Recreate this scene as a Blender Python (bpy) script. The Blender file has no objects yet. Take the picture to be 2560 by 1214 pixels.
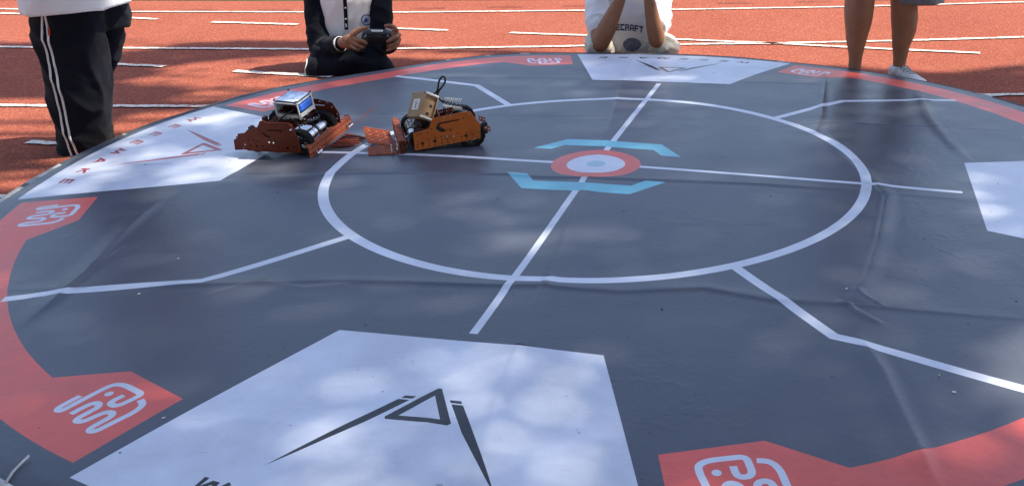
import bpy, bmesh, math, random
import numpy as np
from mathutils import Vector, Matrix, noise
from mathutils.geometry import delaunay_2d_cdt, tessellate_polygon
from mathutils.bvhtree import BVHTree

R = math.radians
random.seed(7)
rng = np.random.default_rng(7)
scene = bpy.context.scene
col = scene.collection

# ------------------------------------------------------------------ camera
cam_d = bpy.data.cameras.new("camera")
cam_d.sensor_fit = 'HORIZONTAL'
cam_d.sensor_width = 36.0
cam_d.lens = 34.1614
cam_d.shift_x = -0.10489
cam_d.clip_start = 0.05
cam_d.clip_end = 900.0
cam = bpy.data.objects.new("camera", cam_d)
col.objects.link(cam)
_r = Vector((0.999874, -0.006149, -0.014617)); _u = Vector((0.015858, 0.387704, 0.921648)); _f = Vector((0.0, 0.921764, -0.387752))
cam.matrix_world = Matrix(((_r.x, _u.x, -_f.x, 0.0753), (_r.y, _u.y, -_f.y, -3.1346), (_r.z, _u.z, -_f.z, 1.1523), (0, 0, 0, 1)))
scene.camera = cam

# ------------------------------------------------------------------ light
SUN_ELEV, SUN_AZ = 54.0, 86.0          # azimuth clockwise from +y
SUN = Vector((math.sin(R(SUN_AZ)) * math.cos(R(SUN_ELEV)), math.cos(R(SUN_AZ)) * math.cos(R(SUN_ELEV)), math.sin(R(SUN_ELEV))))
world = bpy.data.worlds.new("World")
scene.world = world
world.use_nodes = True
wn = world.node_tree
sky = wn.nodes.new('ShaderNodeTexSky')
sky.sky_type = 'NISHITA'
sky.sun_disc = False
sky.sun_elevation = R(SUN_ELEV)
sky.sun_rotation = R(SUN_AZ)
sky.air_density = 1.0
sky.dust_density = 0.6
sky.ozone_density = 1.6
bg = wn.nodes['Background']
bg.inputs['Strength'].default_value = 0.13
tint = wn.nodes.new('ShaderNodeMix')
tint.data_type = 'RGBA'
tint.blend_type = 'MULTIPLY'
tint.inputs['Factor'].default_value = 1.0
tint.inputs['B'].default_value = (1.15, 1.0, 0.93, 1.0)      # slightly hazy, less blue sky
wn.links.new(sky.outputs['Color'], tint.inputs['A'])
wn.links.new(tint.outputs['Result'], bg.inputs['Color'])
sun_d = bpy.data.lights.new("sun", 'SUN')
sun_d.energy = 3.2
sun_d.angle = R(0.53)
sun_d.color = (1.0, 0.92, 0.77)
sun = bpy.data.objects.new("sun", sun_d)
col.objects.link(sun)
sun.rotation_euler = SUN.to_track_quat('Z', 'Y').to_euler()
sun.location = (4, 4, 14)
scene.view_settings.view_transform = 'Standard'
scene.view_settings.look = 'None'
scene.view_settings.exposure = 1.5
scene.view_settings.gamma = 1.0
scene.view_settings.use_curve_mapping = False

# ------------------------------------------------------------------ helpers
def link(o, parent=None):
    col.objects.link(o)
    if parent is not None:
        o.parent = parent
    return o

def thing(name, label, cat, loc=(0, 0, 0), rot=(0, 0, 0), group=None):
    o = bpy.data.objects.new(name, None)
    o.empty_display_size = 0.1
    o.location = loc
    o.rotation_euler = rot
    link(o)
    o['label'] = label
    o['category'] = cat
    if group:
        o['group'] = group
    return o

def tag(o, label=None, cat=None, kind=None, group=None):
    if label: o['label'] = label
    if cat: o['category'] = cat
    if kind: o['kind'] = kind
    if group: o['group'] = group
    return o

def mesh_obj(name, verts, faces, mat, parent=None, smooth=True, uvs=None):
    me = bpy.data.meshes.new(name)
    me.from_pydata([tuple(v) for v in verts], [], [tuple(f) for f in faces])
    me.update()
    if mat is not None:
        me.materials.append(mat)
    if smooth:
        me.polygons.foreach_set('use_smooth', [True] * len(me.polygons))
    return link(bpy.data.objects.new(name, me), parent)

def frame_of(d, hint=Vector((0, 0, 1))):
    d = Vector(d).normalized()
    h = Vector(hint)
    if abs(d.dot(h.normalized())) > 0.98:
        h = Vector((0, 1, 0)) if abs(d.y) < 0.9 else Vector((1, 0, 0))
    a = (h - d * h.dot(d)).normalized()
    b = d.cross(a)
    return d, a, b

class MB:
    """collects simple solids into one mesh"""
    def __init__(self):
        self.v = []; self.f = []
    def add(self, vs, fs):
        n = len(self.v)
        self.v += [Vector(v) for v in vs]
        self.f += [tuple(i + n for i in f) for f in fs]
        return self
    def box(self, c, s, rot=None, taper=1.0, bev=0.0):
        c = Vector(c); sx, sy, sz = s[0] / 2, s[1] / 2, s[2] / 2
        if bev > 0:
            b = min(bev, sx * .9, sy * .9, sz * .9)
            vs = []; rings = []
            for z, k in ((-sz, b), (-sz + b, 0), (sz - b, 0), (sz, b)):
                x, y = sx - k, sy - k; c4 = b * 0.6
                ring = [(x, y - c4), (x - c4, y), (-x + c4, y), (-x, y - c4), (-x, -y + c4), (-x + c4, -y), (x - c4, -y), (x, -y + c4)]
                rings.append([len(vs) + i for i in range(8)])
                vs += [Vector((p[0], p[1], z)) for p in ring]
            fs = [tuple(reversed(rings[0])), tuple(rings[3])]
            for a, b2 in zip(rings[:-1], rings[1:]):
                for i in range(8):
                    fs.append((a[i], a[(i + 1) % 8], b2[(i + 1) % 8], b2[i]))
        else:
            vs = [Vector((x * sx * (taper if z > 0 else 1), y * sy * (taper if z > 0 else 1), z * sz)) for z in (-1, 1) for x, y in ((-1, -1), (1, -1), (1, 1), (-1, 1))]
            fs = [(3, 2, 1, 0), (4, 5, 6, 7), (0, 1, 5, 4), (1, 2, 6, 5), (2, 3, 7, 6), (3, 0, 4, 7)]
        if rot is not None:
            vs = [rot @ v for v in vs]
        return self.add([v + c for v in vs], fs)
    def cyl(self, p0, p1, r0, r1=None, n=12, cap=True):
        r1 = r0 if r1 is None else r1
        p0 = Vector(p0); p1 = Vector(p1)
        d, a, b = frame_of(p1 - p0)
        vs = []
        for p, r in ((p0, r0), (p1, r1)):
            for i in range(n):
                t = 2 * math.pi * i / n
                vs.append(p + a * (r * math.cos(t)) + b * (r * math.sin(t)))
        fs = [(i, (i + 1) % n, n + (i + 1) % n, n + i) for i in range(n)]
        if cap:
            fs += [tuple(reversed(range(n))), tuple(range(n, 2 * n))]
        return self.add(vs, fs)
    def tube(self, pts, r, n=8):
        pts = [Vector(p) for p in pts]
        rs = r if isinstance(r, (list, tuple)) else [r] * len(pts)
        vs = []; a = None
        for i, p in enumerate(pts):
            d = (pts[min(i + 1, len(pts) - 1)] - pts[max(i - 1, 0)]).normalized()
            if a is None:
                _, a, b = frame_of(d)
            else:
                a = (a - d * a.dot(d)).normalized(); b = d.cross(a)
            for k in range(n):
                t = 2 * math.pi * k / n
                vs.append(p + a * (rs[i] * math.cos(t)) + b * (rs[i] * math.sin(t)))
        fs = []
        for i in range(len(pts) - 1):
            for k in range(n):
                fs.append((i * n + k, i * n + (k + 1) % n, (i + 1) * n + (k + 1) % n, (i + 1) * n + k))
        m = (len(pts) - 1) * n
        fs += [tuple(reversed(range(n))), tuple(range(m, m + n))]
        return self.add(vs, fs)
    def ell(self, c, r, rot=None, nu=14, nv=9):
        c = Vector(c); vs = [Vector((0, 0, -r[2]))]
        for j in range(1, nv):
            ph = -math.pi / 2 + math.pi * j / nv
            for i in range(nu):
                t = 2 * math.pi * i / nu
                vs.append(Vector((r[0] * math.cos(ph) * math.cos(t), r[1] * math.cos(ph) * math.sin(t), r[2] * math.sin(ph))))
        vs.append(Vector((0, 0, r[2])))
        fs = [(0, 1 + (i + 1) % nu, 1 + i) for i in range(nu)]
        for j in range(nv - 2):
            for i in range(nu):
                a = 1 + j * nu
                fs.append((a + i, a + (i + 1) % nu, a + nu + (i + 1) % nu, a + nu + i))
        l = len(vs) - 1; a = 1 + (nv - 2) * nu
        fs += [(l, a + i, a + (i + 1) % nu) for i in range(nu)]
        if rot is not None:
            vs = [rot @ v for v in vs]
        return self.add([v + c for v in vs], fs)
    def loft(self, secs, n=20, square=2.0):
        """secs: (centre, axis_a, axis_b) ; closed super-elliptic rings, capped"""
        vs = []
        for c, a, b in secs:
            c = Vector(c); a = Vector(a); b = Vector(b)
            for k in range(n):
                t = 2 * math.pi * k / n
                ct, st = math.cos(t), math.sin(t)
                e = 2.0 / square
                vs.append(c + a * (math.copysign(abs(ct) ** e, ct)) + b * (math.copysign(abs(st) ** e, st)))
        fs = []
        for i in range(len(secs) - 1):
            for k in range(n):
                fs.append((i * n + k, i * n + (k + 1) % n, (i + 1) * n + (k + 1) % n, (i + 1) * n + k))
        m = (len(secs) - 1) * n
        fs += [tuple(reversed(range(n))), tuple(range(m, m + n))]
        return self.add(vs, fs)
    def plate(self, outer, holes, place, th):
        """flat plate with real holes; place(u, v, w) -> 3D, w across the thickness"""
        loops = [outer] + holes
        tri = tessellate_polygon([[Vector((p[0], p[1], 0)) for p in l] for l in loops])
        flat = [p for l in loops for p in l]
        nn = len(flat)
        vs = [place(p[0], p[1], -th / 2) for p in flat] + [place(p[0], p[1], th / 2) for p in flat]
        fs = []
        for t in tri:
            fs.append(tuple(t)); fs.append(tuple(i + nn for i in reversed(t)))
        s = 0
        for l in loops:
            m = len(l)
            for i in range(m):
                a, b = s + i, s + (i + 1) % m
                fs.append((a, b, b + nn, a + nn))
            s += m
        return self.add(vs, fs)
    def build(self, name, mat, parent=None, smooth=False, auto=None):
        o = mesh_obj(name, self.v, self.f, mat, parent, smooth)
        bm = bmesh.new(); bm.from_mesh(o.data)
        bmesh.ops.recalc_face_normals(bm, faces=bm.faces)
        bm.to_mesh(o.data); bm.free()
        if auto:
            o.data.polygons.foreach_set('use_smooth', [True] * len(o.data.polygons))
            o.data.set_sharp_from_angle(angle=R(auto))
        return o

def remesh(mb, voxel, smooth_iter=4, fac=0.5):
    """fuse overlapping solids into one continuous skin"""
    me = bpy.data.meshes.new("tmp")
    me.from_pydata([tuple(v) for v in mb.v], [], mb.f)
    bm = bmesh.new(); bm.from_mesh(me)
    bmesh.ops.recalc_face_normals(bm, faces=bm.faces)
    bm.to_mesh(me); bm.free()
    o = bpy.data.objects.new("tmp", me); col.objects.link(o)
    m = o.modifiers.new("r", 'REMESH'); m.mode = 'VOXEL'; m.voxel_size = voxel; m.adaptivity = 0
    s = o.modifiers.new("s", 'SMOOTH'); s.iterations = smooth_iter; s.factor = fac
    dg = bpy.context.evaluated_depsgraph_get()
    dg.update()
    ev = o.evaluated_get(dg)
    out = bpy.data.meshes.new_from_object(ev)
    bpy.data.objects.remove(o); bpy.data.meshes.remove(me)
    return out

def displace(me, fn):
    n = len(me.vertices)
    co = np.empty(n * 3, 'f'); me.vertices.foreach_get('co', co); co = co.reshape(-1, 3)
    no = np.empty(n * 3, 'f'); me.vertex_normals.foreach_get('vector', no); no = no.reshape(-1, 3)
    co = co + no * fn(co)[:, None]
    me.vertices.foreach_set('co', co.astype('f').ravel()); me.update()

def vnoise(co, scale, seed=0.0):
    o = Vector((seed, seed * 1.7, -seed))
    return np.array([noise.noise(Vector(c) * scale + o) for c in co], 'f')

def folds(co, scale, direction, stretch=4.0, seed=0.0):
    """long wrinkles running along a direction"""
    d = Vector(direction).normalized()
    o = Vector((seed, seed * 1.7, -seed))
    out = np.empty(len(co), 'f')
    for i, c in enumerate(co):
        v = Vector(c)
        al = d * v.dot(d)
        q = ((v - al) + al / stretch) * scale + o
        nz = noise.noise(q)
        out[i] = (1 - abs(nz) * 2.2) ** 2 * (1 if nz > -2 else 0) - 0.4
    return out

def skin_obj(name, me, mat, parent):
    me.materials.clear()
    me.materials.append(mat)
    me.polygons.foreach_set('use_smooth', [True] * len(me.polygons))
    return link(bpy.data.objects.new(name, me), parent)

# ------------------------------------------------------------------ materials
def mat(name, base, rough=0.6, metal=0.0, spec=0.5, var=0.0, vscale=6.0, bump=0.0, bscale=60.0, trans=0.0, sheen=0.0, hue=None, ior=1.45, det=4.0):
    m = bpy.data.materials.new(name)
    m.use_nodes = True
    nt = m.node_tree
    p = nt.nodes['Principled BSDF']
    p.inputs['Base Color'].default_value = (*base, 1)
    p.inputs['Roughness'].default_value = rough
    p.inputs['Metallic'].default_value = metal
    p.inputs['Specular IOR Level'].default_value = spec
    p.inputs['IOR'].default_value = ior
    p.inputs['Transmission Weight'].default_value = trans
    if sheen:
        p.inputs['Sheen Weight'].default_value = sheen
        p.inputs['Sheen Roughness'].default_value = 0.5
    tc = nt.nodes.new('ShaderNodeTexCoord')
    if var > 0:
        n = nt.nodes.new('ShaderNodeTexNoise')
        n.inputs['Scale'].default_value = vscale
        n.inputs['Detail'].default_value = det
        nt.links.new(tc.outputs['Object'], n.inputs['Vector'])
        mx = nt.nodes.new('ShaderNodeMix'); mx.data_type = 'RGBA'
        h = hue or base
        mx.inputs['A'].default_value = (*[c * (1 - var) for c in h], 1)
        mx.inputs['B'].default_value = (*[min(1, c * (1 + var)) for c in base], 1)
        rr = nt.nodes.new('ShaderNodeMapRange')
        rr.inputs['From Min'].default_value = 0.3; rr.inputs['From Max'].default_value = 0.7
        nt.links.new(n.outputs['Fac'], rr.inputs['Value'])
        nt.links.new(rr.outputs['Result'], mx.inputs['Factor'])
        nt.links.new(mx.outputs['Result'], p.inputs['Base Color'])
    if bump > 0:
        n2 = nt.nodes.new('ShaderNodeTexNoise')
        n2.inputs['Scale'].default_value = bscale
        n2.inputs['Detail'].default_value = 3
        nt.links.new(tc.outputs['Object'], n2.inputs['Vector'])
        b = nt.nodes.new('ShaderNodeBump')
        b.inputs['Strength'].default_value = bump
        b.inputs['Distance'].default_value = 0.003
        nt.links.new(n2.outputs['Fac'], b.inputs['Height'])
        nt.links.new(b.outputs['Normal'], p.inputs['Normal'])
    return m

def nodes_of(m):
    return m.node_tree, m.node_tree.nodes['Principled BSDF']

def track_mat():
    m = mat("track_rubber", (0.40, 0.105, 0.06), 0.9, spec=0.08)
    nt, p = nodes_of(m)
    tc = nt.nodes.new('ShaderNodeTexCoord')
    def nz(scale, detail, rough=0.5):
        n = nt.nodes.new('ShaderNodeTexNoise'); n.inputs['Scale'].default_value = scale
        n.inputs['Detail'].default_value = detail; n.inputs['Roughness'].default_value = rough
        nt.links.new(tc.outputs['Object'], n.inputs['Vector']); return n
    big = nz(1.1, 5, 0.6); fine = nz(95, 4, 0.7); grain = nt.nodes.new('ShaderNodeTexVoronoi')
    grain.inputs['Scale'].default_value = 150
    nt.links.new(tc.outputs['Object'], grain.inputs['Vector'])
    def mix(f, a, b, mode='MIX'):
        x = nt.nodes.new('ShaderNodeMix'); x.data_type = 'RGBA'; x.blend_type = mode
        if isinstance(f, float): x.inputs['Factor'].default_value = f
        else: nt.links.new(f, x.inputs['Factor'])
        for k, v in (('A', a), ('B', b)):
            if isinstance(v, tuple): x.inputs[k].default_value = (*v, 1)
            else: nt.links.new(v, x.inputs[k])
        return x.outputs['Result']
    def rng_(o, a, b, c=0.0, d=1.0):
        r = nt.nodes.new('ShaderNodeMapRange'); r.inputs['From Min'].default_value = a; r.inputs['From Max'].default_value = b
        r.inputs['To Min'].default_value = c; r.inputs['To Max'].default_value = d
        nt.links.new(o, r.inputs['Value']); return r.outputs['Result']
    c0 = mix(rng_(big.outputs['Fac'], .32, .68), TRACK_A, TRACK_B)
    c1 = mix(rng_(fine.outputs['Fac'], .35, .7), c0, TRACK_C)
    sep = nt.nodes.new('ShaderNodeSeparateColor'); nt.links.new(grain.outputs['Color'], sep.inputs['Color'])
    c2 = mix(rng_(sep.outputs['Red'], .74, .92, 0, .5), c1, (0.10, 0.035, 0.025))
    c3 = mix(rng_(sep.outputs['Green'], .82, .96, 0, .42), c2, (0.62, 0.28, 0.17))
    nt.links.new(c3, p.inputs['Base Color'])
    bsum = nt.nodes.new('ShaderNodeMath'); bsum.operation = 'ADD'
    nt.links.new(fine.outputs['Fac'], bsum.inputs[0]); nt.links.new(grain.outputs['Distance'], bsum.inputs[1])
    b = nt.nodes.new('ShaderNodeBump'); b.inputs['Strength'].default_value = 0.9; b.inputs['Distance'].default_value = 0.004
    nt.links.new(bsum.outputs[0], b.inputs['Height']); nt.links.new(b.outputs['Normal'], p.inputs['Normal'])
    return m

def paint_mat():
    m = mat("line_paint", (0.78, 0.72, 0.62), 0.8, spec=0.3)
    nt, p = nodes_of(m)
    tc = nt.nodes.new('ShaderNodeTexCoord')
    n = nt.nodes.new('ShaderNodeTexNoise'); n.inputs['Scale'].default_value = 62; n.inputs['Detail'].default_value = 6; n.inputs['Roughness'].default_value = 0.7
    nt.links.new(tc.outputs['Object'], n.inputs['Vector'])
    r = nt.nodes.new('ShaderNodeMapRange'); r.inputs['From Min'].default_value = 0.515; r.inputs['From Max'].default_value = 0.60
    nt.links.new(n.outputs['Fac'], r.inputs['Value'])
    x = nt.nodes.new('ShaderNodeMix'); x.data_type = 'RGBA'
    x.inputs['A'].default_value = (0.80, 0.74, 0.64, 1); x.inputs['B'].default_value = (0.42, 0.16, 0.10, 1)
    nt.links.new(r.outputs['Result'], x.inputs['Factor']); nt.links.new(x.outputs['Result'], p.inputs['Base Color'])
    b = nt.nodes.new('ShaderNodeBump'); b.inputs['Strength'].default_value = 0.8; b.inputs['Distance'].default_value = 0.003
    nt.links.new(n.outputs['Fac'], b.inputs['Height']); nt.links.new(b.outputs['Normal'], p.inputs['Normal'])
    return m

def vinyl_mat(name, base, dirt=(0.02, 0.02, 0.025), amount=1.0, rough=0.36):
    """printed vinyl: faint cloudy wear, fine dark scuffs, satin sheen"""
    m = mat(name, base, rough, spec=VSPEC)
    nt, p = nodes_of(m)
    tc = nt.nodes.new('ShaderNodeTexCoord')
    def nz(scale, detail, rough=0.55, vec=None):
        n = nt.nodes.new('ShaderNodeTexNoise'); n.inputs['Scale'].default_value = scale
        n.inputs['Detail'].default_value = detail; n.inputs['Roughness'].default_value = rough
        nt.links.new(vec or tc.outputs['Object'], n.inputs['Vector']); return n
    def rng_(o, a, b, c=0.0, d=1.0):
        r = nt.nodes.new('ShaderNodeMapRange'); r.inputs['From Min'].default_value = a; r.inputs['From Max'].default_value = b
        r.inputs['To Min'].default_value = c; r.inputs['To Max'].default_value = d
        nt.links.new(o, r.inputs['Value']); return r.outputs['Result']
    cloud = nz(4.2, 6, 0.62)
    spots = nz(46, 2, 0.4)
    mp = nt.nodes.new('ShaderNodeMapping'); mp.inputs['Scale'].default_value = (1.0, 9.0, 1.0); mp.inputs['Rotation'].default_value = (0, 0, 0.5)
    nt.links.new(tc.outputs['Object'], mp.inputs['Vector'])
    scuff = nz(9, 5, 0.7, mp.outputs['Vector'])
    def mix(f, a, b):
        x = nt.nodes.new('ShaderNodeMix'); x.data_type = 'RGBA'
        nt.links.new(f, x.inputs['Factor'])
        for k, v in (('A', a), ('B', b)):
            if isinstance(v, tuple): x.inputs[k].default_value = (*v, 1)
            else: nt.links.new(v, x.inputs[k])
        return x.outputs['Result']
    lo = tuple(c * 0.84 for c in base); hi = tuple(min(1, c * 1.08) for c in base)
    c0 = mix(rng_(cloud.outputs['Fac'], .35, .65), lo, hi)
    c1 = mix(rng_(spots.outputs['Fac'], .755, .785, 0, .7 * amount), c0, dirt)
    c2 = mix(rng_(scuff.outputs['Fac'], .64, .78, 0, .40 * amount), c1, dirt)
    nt.links.new(c2, p.inputs['Base Color'])
    nt.links.new(rng_(cloud.outputs['Fac'], .3, .7, rough - 0.05, rough + 0.08), p.inputs['Roughness'])
    fine = nz(60, 3, 0.6); mid = nz(7, 4, 0.55)
    add = nt.nodes.new('ShaderNodeMath'); add.operation = 'MULTIPLY_ADD'
    nt.links.new(mid.outputs['Fac'], add.inputs[0]); add.inputs[1].default_value = 1.6; nt.links.new(fine.outputs['Fac'], add.inputs[2])
    wr = nz(3.4, 5, 0.6)
    ab = nt.nodes.new('ShaderNodeMath'); ab.operation = 'SUBTRACT'; nt.links.new(wr.outputs['Fac'], ab.inputs[0]); ab.inputs[1].default_value = 0.5
    ab2 = nt.nodes.new('ShaderNodeMath'); ab2.operation = 'ABSOLUTE'; nt.links.new(ab.outputs[0], ab2.inputs[0])
    rid = rng_(ab2.outputs[0], 0.0, 0.035, 1.0, 0.0)
    gate = nz(1.3, 2)
    gm = nt.nodes.new('ShaderNodeMath'); gm.operation = 'MULTIPLY'; nt.links.new(rid, gm.inputs[0]); nt.links.new(rng_(gate.outputs['Fac'], .50, .64, 0, .65), gm.inputs[1])
    add2 = nt.nodes.new('ShaderNodeMath'); add2.operation = 'ADD'; nt.links.new(add.outputs[0], add2.inputs[0]); nt.links.new(gm.outputs[0], add2.inputs[1])
    add = add2
    b = nt.nodes.new('ShaderNodeBump'); b.inputs['Strength'].default_value = 0.3; b.inputs['Distance'].default_value = 0.0022
    nt.links.new(add.outputs[0], b.inputs['Height']); nt.links.new(b.outputs['Normal'], p.inputs['Normal'])
    return m

TRACK_A = (0.33, 0.090, 0.056); TRACK_B = (0.42, 0.128, 0.082); TRACK_C = (0.225, 0.056, 0.036)
VSPEC = 0.46
M = {}
M['track'] = track_mat()
M['paint'] = paint_mat()
M['turf'] = mat("turf", (0.085, 0.15, 0.06), 0.9, var=0.35, vscale=40, bump=1.0, bscale=200)
M['soil'] = mat("slot_dark", (0.06, 0.022, 0.016), 0.9, var=.3, vscale=20)
M['vgrey'] = vinyl_mat("vinyl_grey", (0.078, 0.087, 0.112), (0.015, 0.015, 0.018))
M['vwhite'] = vinyl_mat("vinyl_white", (0.67, 0.70, 0.79), (0.16, 0.16, 0.20), 0.8)
M['vline'] = vinyl_mat("vinyl_line_white", (0.66, 0.69, 0.77), (0.16, 0.16, 0.2), 0.8)
M['vred'] = vinyl_mat("vinyl_red", (0.76, 0.118, 0.088), (0.10, 0.015, 0.015), 0.9)
M['vcyan'] = vinyl_mat("vinyl_cyan", (0.16, 0.50, 0.60), (0.05, 0.13, 0.16), 0.5)
M['vdot'] = vinyl_mat("vinyl_pale_teal", (0.36, 0.56, 0.64), (0.1, 0.15, 0.18), 0.4)
M['vdark'] = vinyl_mat("vinyl_print_dark", (0.026, 0.028, 0.034), (0.01, 0.01, 0.012), 0.5)
M['vprintred'] = vinyl_mat("vinyl_print_red", (0.42, 0.06, 0.055), (0.10, 0.02, 0.02), 0.5)
M['hem'] = mat("vinyl_hem", (0.07, 0.075, 0.085), 0.6, bump=0.8, bscale=50)
M['hempale'] = mat("hem_backing", (0.42, 0.43, 0.40), 0.7, var=0.45, vscale=22, bump=0.8, bscale=60)
M['board'] = mat("platform_board", (0.06, 0.055, 0.05), 0.8, var=0.4, vscale=8)
M['orange'] = mat("anodised_orange", (0.45, 0.112, 0.017), 0.45, metal=0.3, var=0.10, vscale=30, bump=0.05, bscale=300)
M['redal'] = mat("anodised_red", (0.118, 0.021, 0.008), 0.55, metal=0.15, spec=0.25, var=0.15, vscale=30, bump=0.05, bscale=300)
M['redtread'] = mat("red_tread_plate", (0.38, 0.098, 0.046), 0.55, metal=0.1, var=0.15, vscale=40)
M['steel'] = mat("steel", (0.62, 0.63, 0.62), 0.25, metal=1.0, var=0.12, vscale=40)
M['rubber'] = mat("tyre_rubber", (0.010, 0.010, 0.011), 0.85, spec=0.2, var=0.3, vscale=40, bump=0.4, bscale=200)
M['blackpl'] = mat("black_plastic", (0.014, 0.014, 0.016), 0.42, var=0.2, vscale=30)
M['wire'] = mat("black_wire", (0.012, 0.012, 0.013), 0.4)
M['whitepl'] = mat("white_plastic", (0.72, 0.72, 0.70), 0.45, var=0.06, vscale=30)
M['blue'] = mat("blue_shrink_wrap", (0.03, 0.13, 0.58), 0.28, var=0.25, vscale=25)
M['acryl'] = mat("clear_acrylic", (0.9, 0.94, 0.97), 0.06, ior=1.49)
_nt, _p = nodes_of(M['acryl'])
_tb = _nt.nodes.new('ShaderNodeBsdfTransparent'); _tb.inputs['Color'].default_value = (0.93, 0.95, 0.96, 1)
_gl = _nt.nodes.new('ShaderNodeBsdfGlossy'); _gl.inputs['Roughness'].default_value = 0.08
_fr = _nt.nodes.new('ShaderNodeFresnel'); _fr.inputs['IOR'].default_value = 1.6
_mx = _nt.nodes.new('ShaderNodeMixShader')
_nt.links.new(_fr.outputs[0], _mx.inputs[0]); _nt.links.new(_tb.outputs[0], _mx.inputs[1]); _nt.links.new(_gl.outputs[0], _mx.inputs[2])
_nt.links.new(_mx.outputs[0], _nt.nodes['Material Output'].inputs['Surface'])
M['film'] = mat("pale_blue_film", (0.50, 0.60, 0.80), 0.35, var=0.35, vscale=35, hue=(0.30, 0.42, 0.72), bump=0.6, bscale=60)
M['frost'] = mat("frosted_edge", (0.52, 0.54, 0.55), 0.4, var=0.2, vscale=40)
M['wood'] = mat("plywood", (0.33, 0.215, 0.115), 0.7, var=0.18, vscale=18, bump=0.2, bscale=120)
M['paper'] = mat("paper_label", (0.70, 0.68, 0.64), 0.8, var=0.06, vscale=30)
M['ink'] = mat("ink", (0.05, 0.06, 0.12), 0.7)
M['navy'] = mat("navy_cloth", (0.0055, 0.0068, 0.0125), 0.9, spec=0.15, sheen=0.05, var=0.25, vscale=12, bump=0.3, bscale=700)
M['wcloth'] = mat("white_cloth", (0.78, 0.78, 0.80), 0.85, sheen=0.2, var=0.04, vscale=10, bump=0.3, bscale=600)
M['piping'] = mat("white_piping", (0.74, 0.74, 0.75), 0.7)
M['cream'] = mat("cream_cloth", (0.66, 0.62, 0.53), 0.85, sheen=0.2, var=0.06, vscale=12, bump=0.3, bscale=500)
M['greycl'] = mat("grey_cloth", (0.17, 0.18, 0.20), 0.85, sheen=0.2, var=0.15, vscale=14, bump=0.3, bscale=500)
M['skin'] = mat("skin", (0.29, 0.138, 0.08), 0.55, spec=0.3, var=0.10, vscale=20, bump=0.12, bscale=350)
M['skin'].node_tree.nodes['Principled BSDF'].inputs['Subsurface Weight'].default_value = 0.08
M['skin'].node_tree.nodes['Principled BSDF'].inputs['Subsurface Radius'].default_value = (0.012, 0.005, 0.003)
M['hair'] = mat("black_hair", (0.012, 0.010, 0.009), 0.5, var=0.3, vscale=60, bump=0.6, bscale=250)
M['shoe'] = mat("shoe_white", (0.70, 0.70, 0.68), 0.6, var=0.12, vscale=30, bump=0.25, bscale=200)
M['shoegrey'] = mat("shoe_grey", (0.30, 0.31, 0.32), 0.7, var=0.15, vscale=30)
M['shoeblack'] = mat("shoe_black", (0.009, 0.009, 0.010), 0.8, spec=0.2)
M['faintprint'] = mat("faint_print", (0.16, 0.18, 0.26), 0.85, var=0.5, vscale=60)
M['redtag'] = mat("red_tag", (0.5, 0.05, 0.03), 0.7)
M['crest'] = mat("crest_blue", (0.03, 0.09, 0.33), 0.7)
M['crestw'] = mat("crest_pale", (0.55, 0.62, 0.72), 0.7)
M['bark'] = mat("bark", (0.13, 0.095, 0.065), 0.9, var=0.4, vscale=9, bump=1.0, bscale=22)
M['leaf'] = mat("leaf", (0.055, 0.105, 0.022), 0.55, var=0.4, vscale=2.5)
# ------------------------------------------------------------------ ground
def strip(name, pts, w, z, parent, m, seg=0.035, jit=0.0055, taper=True):
    """a painted line as a thin sheet following a polyline"""
    P = [Vector((p[0], p[1])) for p in pts]
    L = []
    for a, b in zip(P[:-1], P[1:]):
        n = max(1, int((b - a).length / seg))
        L += [a.lerp(b, i / n) for i in range(n)]
    L.append(P[-1])
    # smooth the polyline a little
    for _ in range(3):
        L = [L[0]] + [(L[i - 1] + L[i] * 2 + L[i + 1]) / 4 for i in range(1, len(L) - 1)] + [L[-1]]
    vs, fs = [], []
    for i, p in enumerate(L):
        d = (L[min(i + 1, len(L) - 1)] - L[max(0, i - 1)]).normalized()
        n = Vector((-d.y, d.x))
        o1 = random.uniform(-jit, jit); o2 = random.uniform(-jit, jit)
        a = p + n * (w / 2 + o1); b = p - n * (w / 2 + o2)
        vs += [(a.x, a.y, z), (b.x, b.y, z)]
        if i: fs.append((2 * i - 2, 2 * i - 1, 2 * i + 1, 2 * i))
    return mesh_obj(name, vs, fs, m, parent, False)

def sheet(name, poly, z, m, n=None):
    return mesh_obj(name, [(x, y, z) for x, y in poly], [tuple(range(len(poly)))], m, None, False)

track = sheet("track", [(-400, -400), (400, -400), (400, 400), (-400, 400)], 0.0, M['track'])
tag(track, "terracotta red rubber running track around the round mat", kind='structure')
FE = 4.40
turf_edge = [(-4.8388, 4.7973), (-2.5169, 4.5248), (-1.5745, 4.4498), (-0.3449, 4.3552)]
tp = [(-40, 12.5), (-12, 7.2)] + [tuple(p) for p in turf_edge] + [(0.6, 4.36), (3, 4.42), (12, 4.9), (40, 8)]
turf = sheet("grass_field", tp + [(60, 200), (-60, 200)], 0.004, M['turf'])
tag(turf, "green artificial turf beyond the far edge of the running track", kind='structure')

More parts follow.
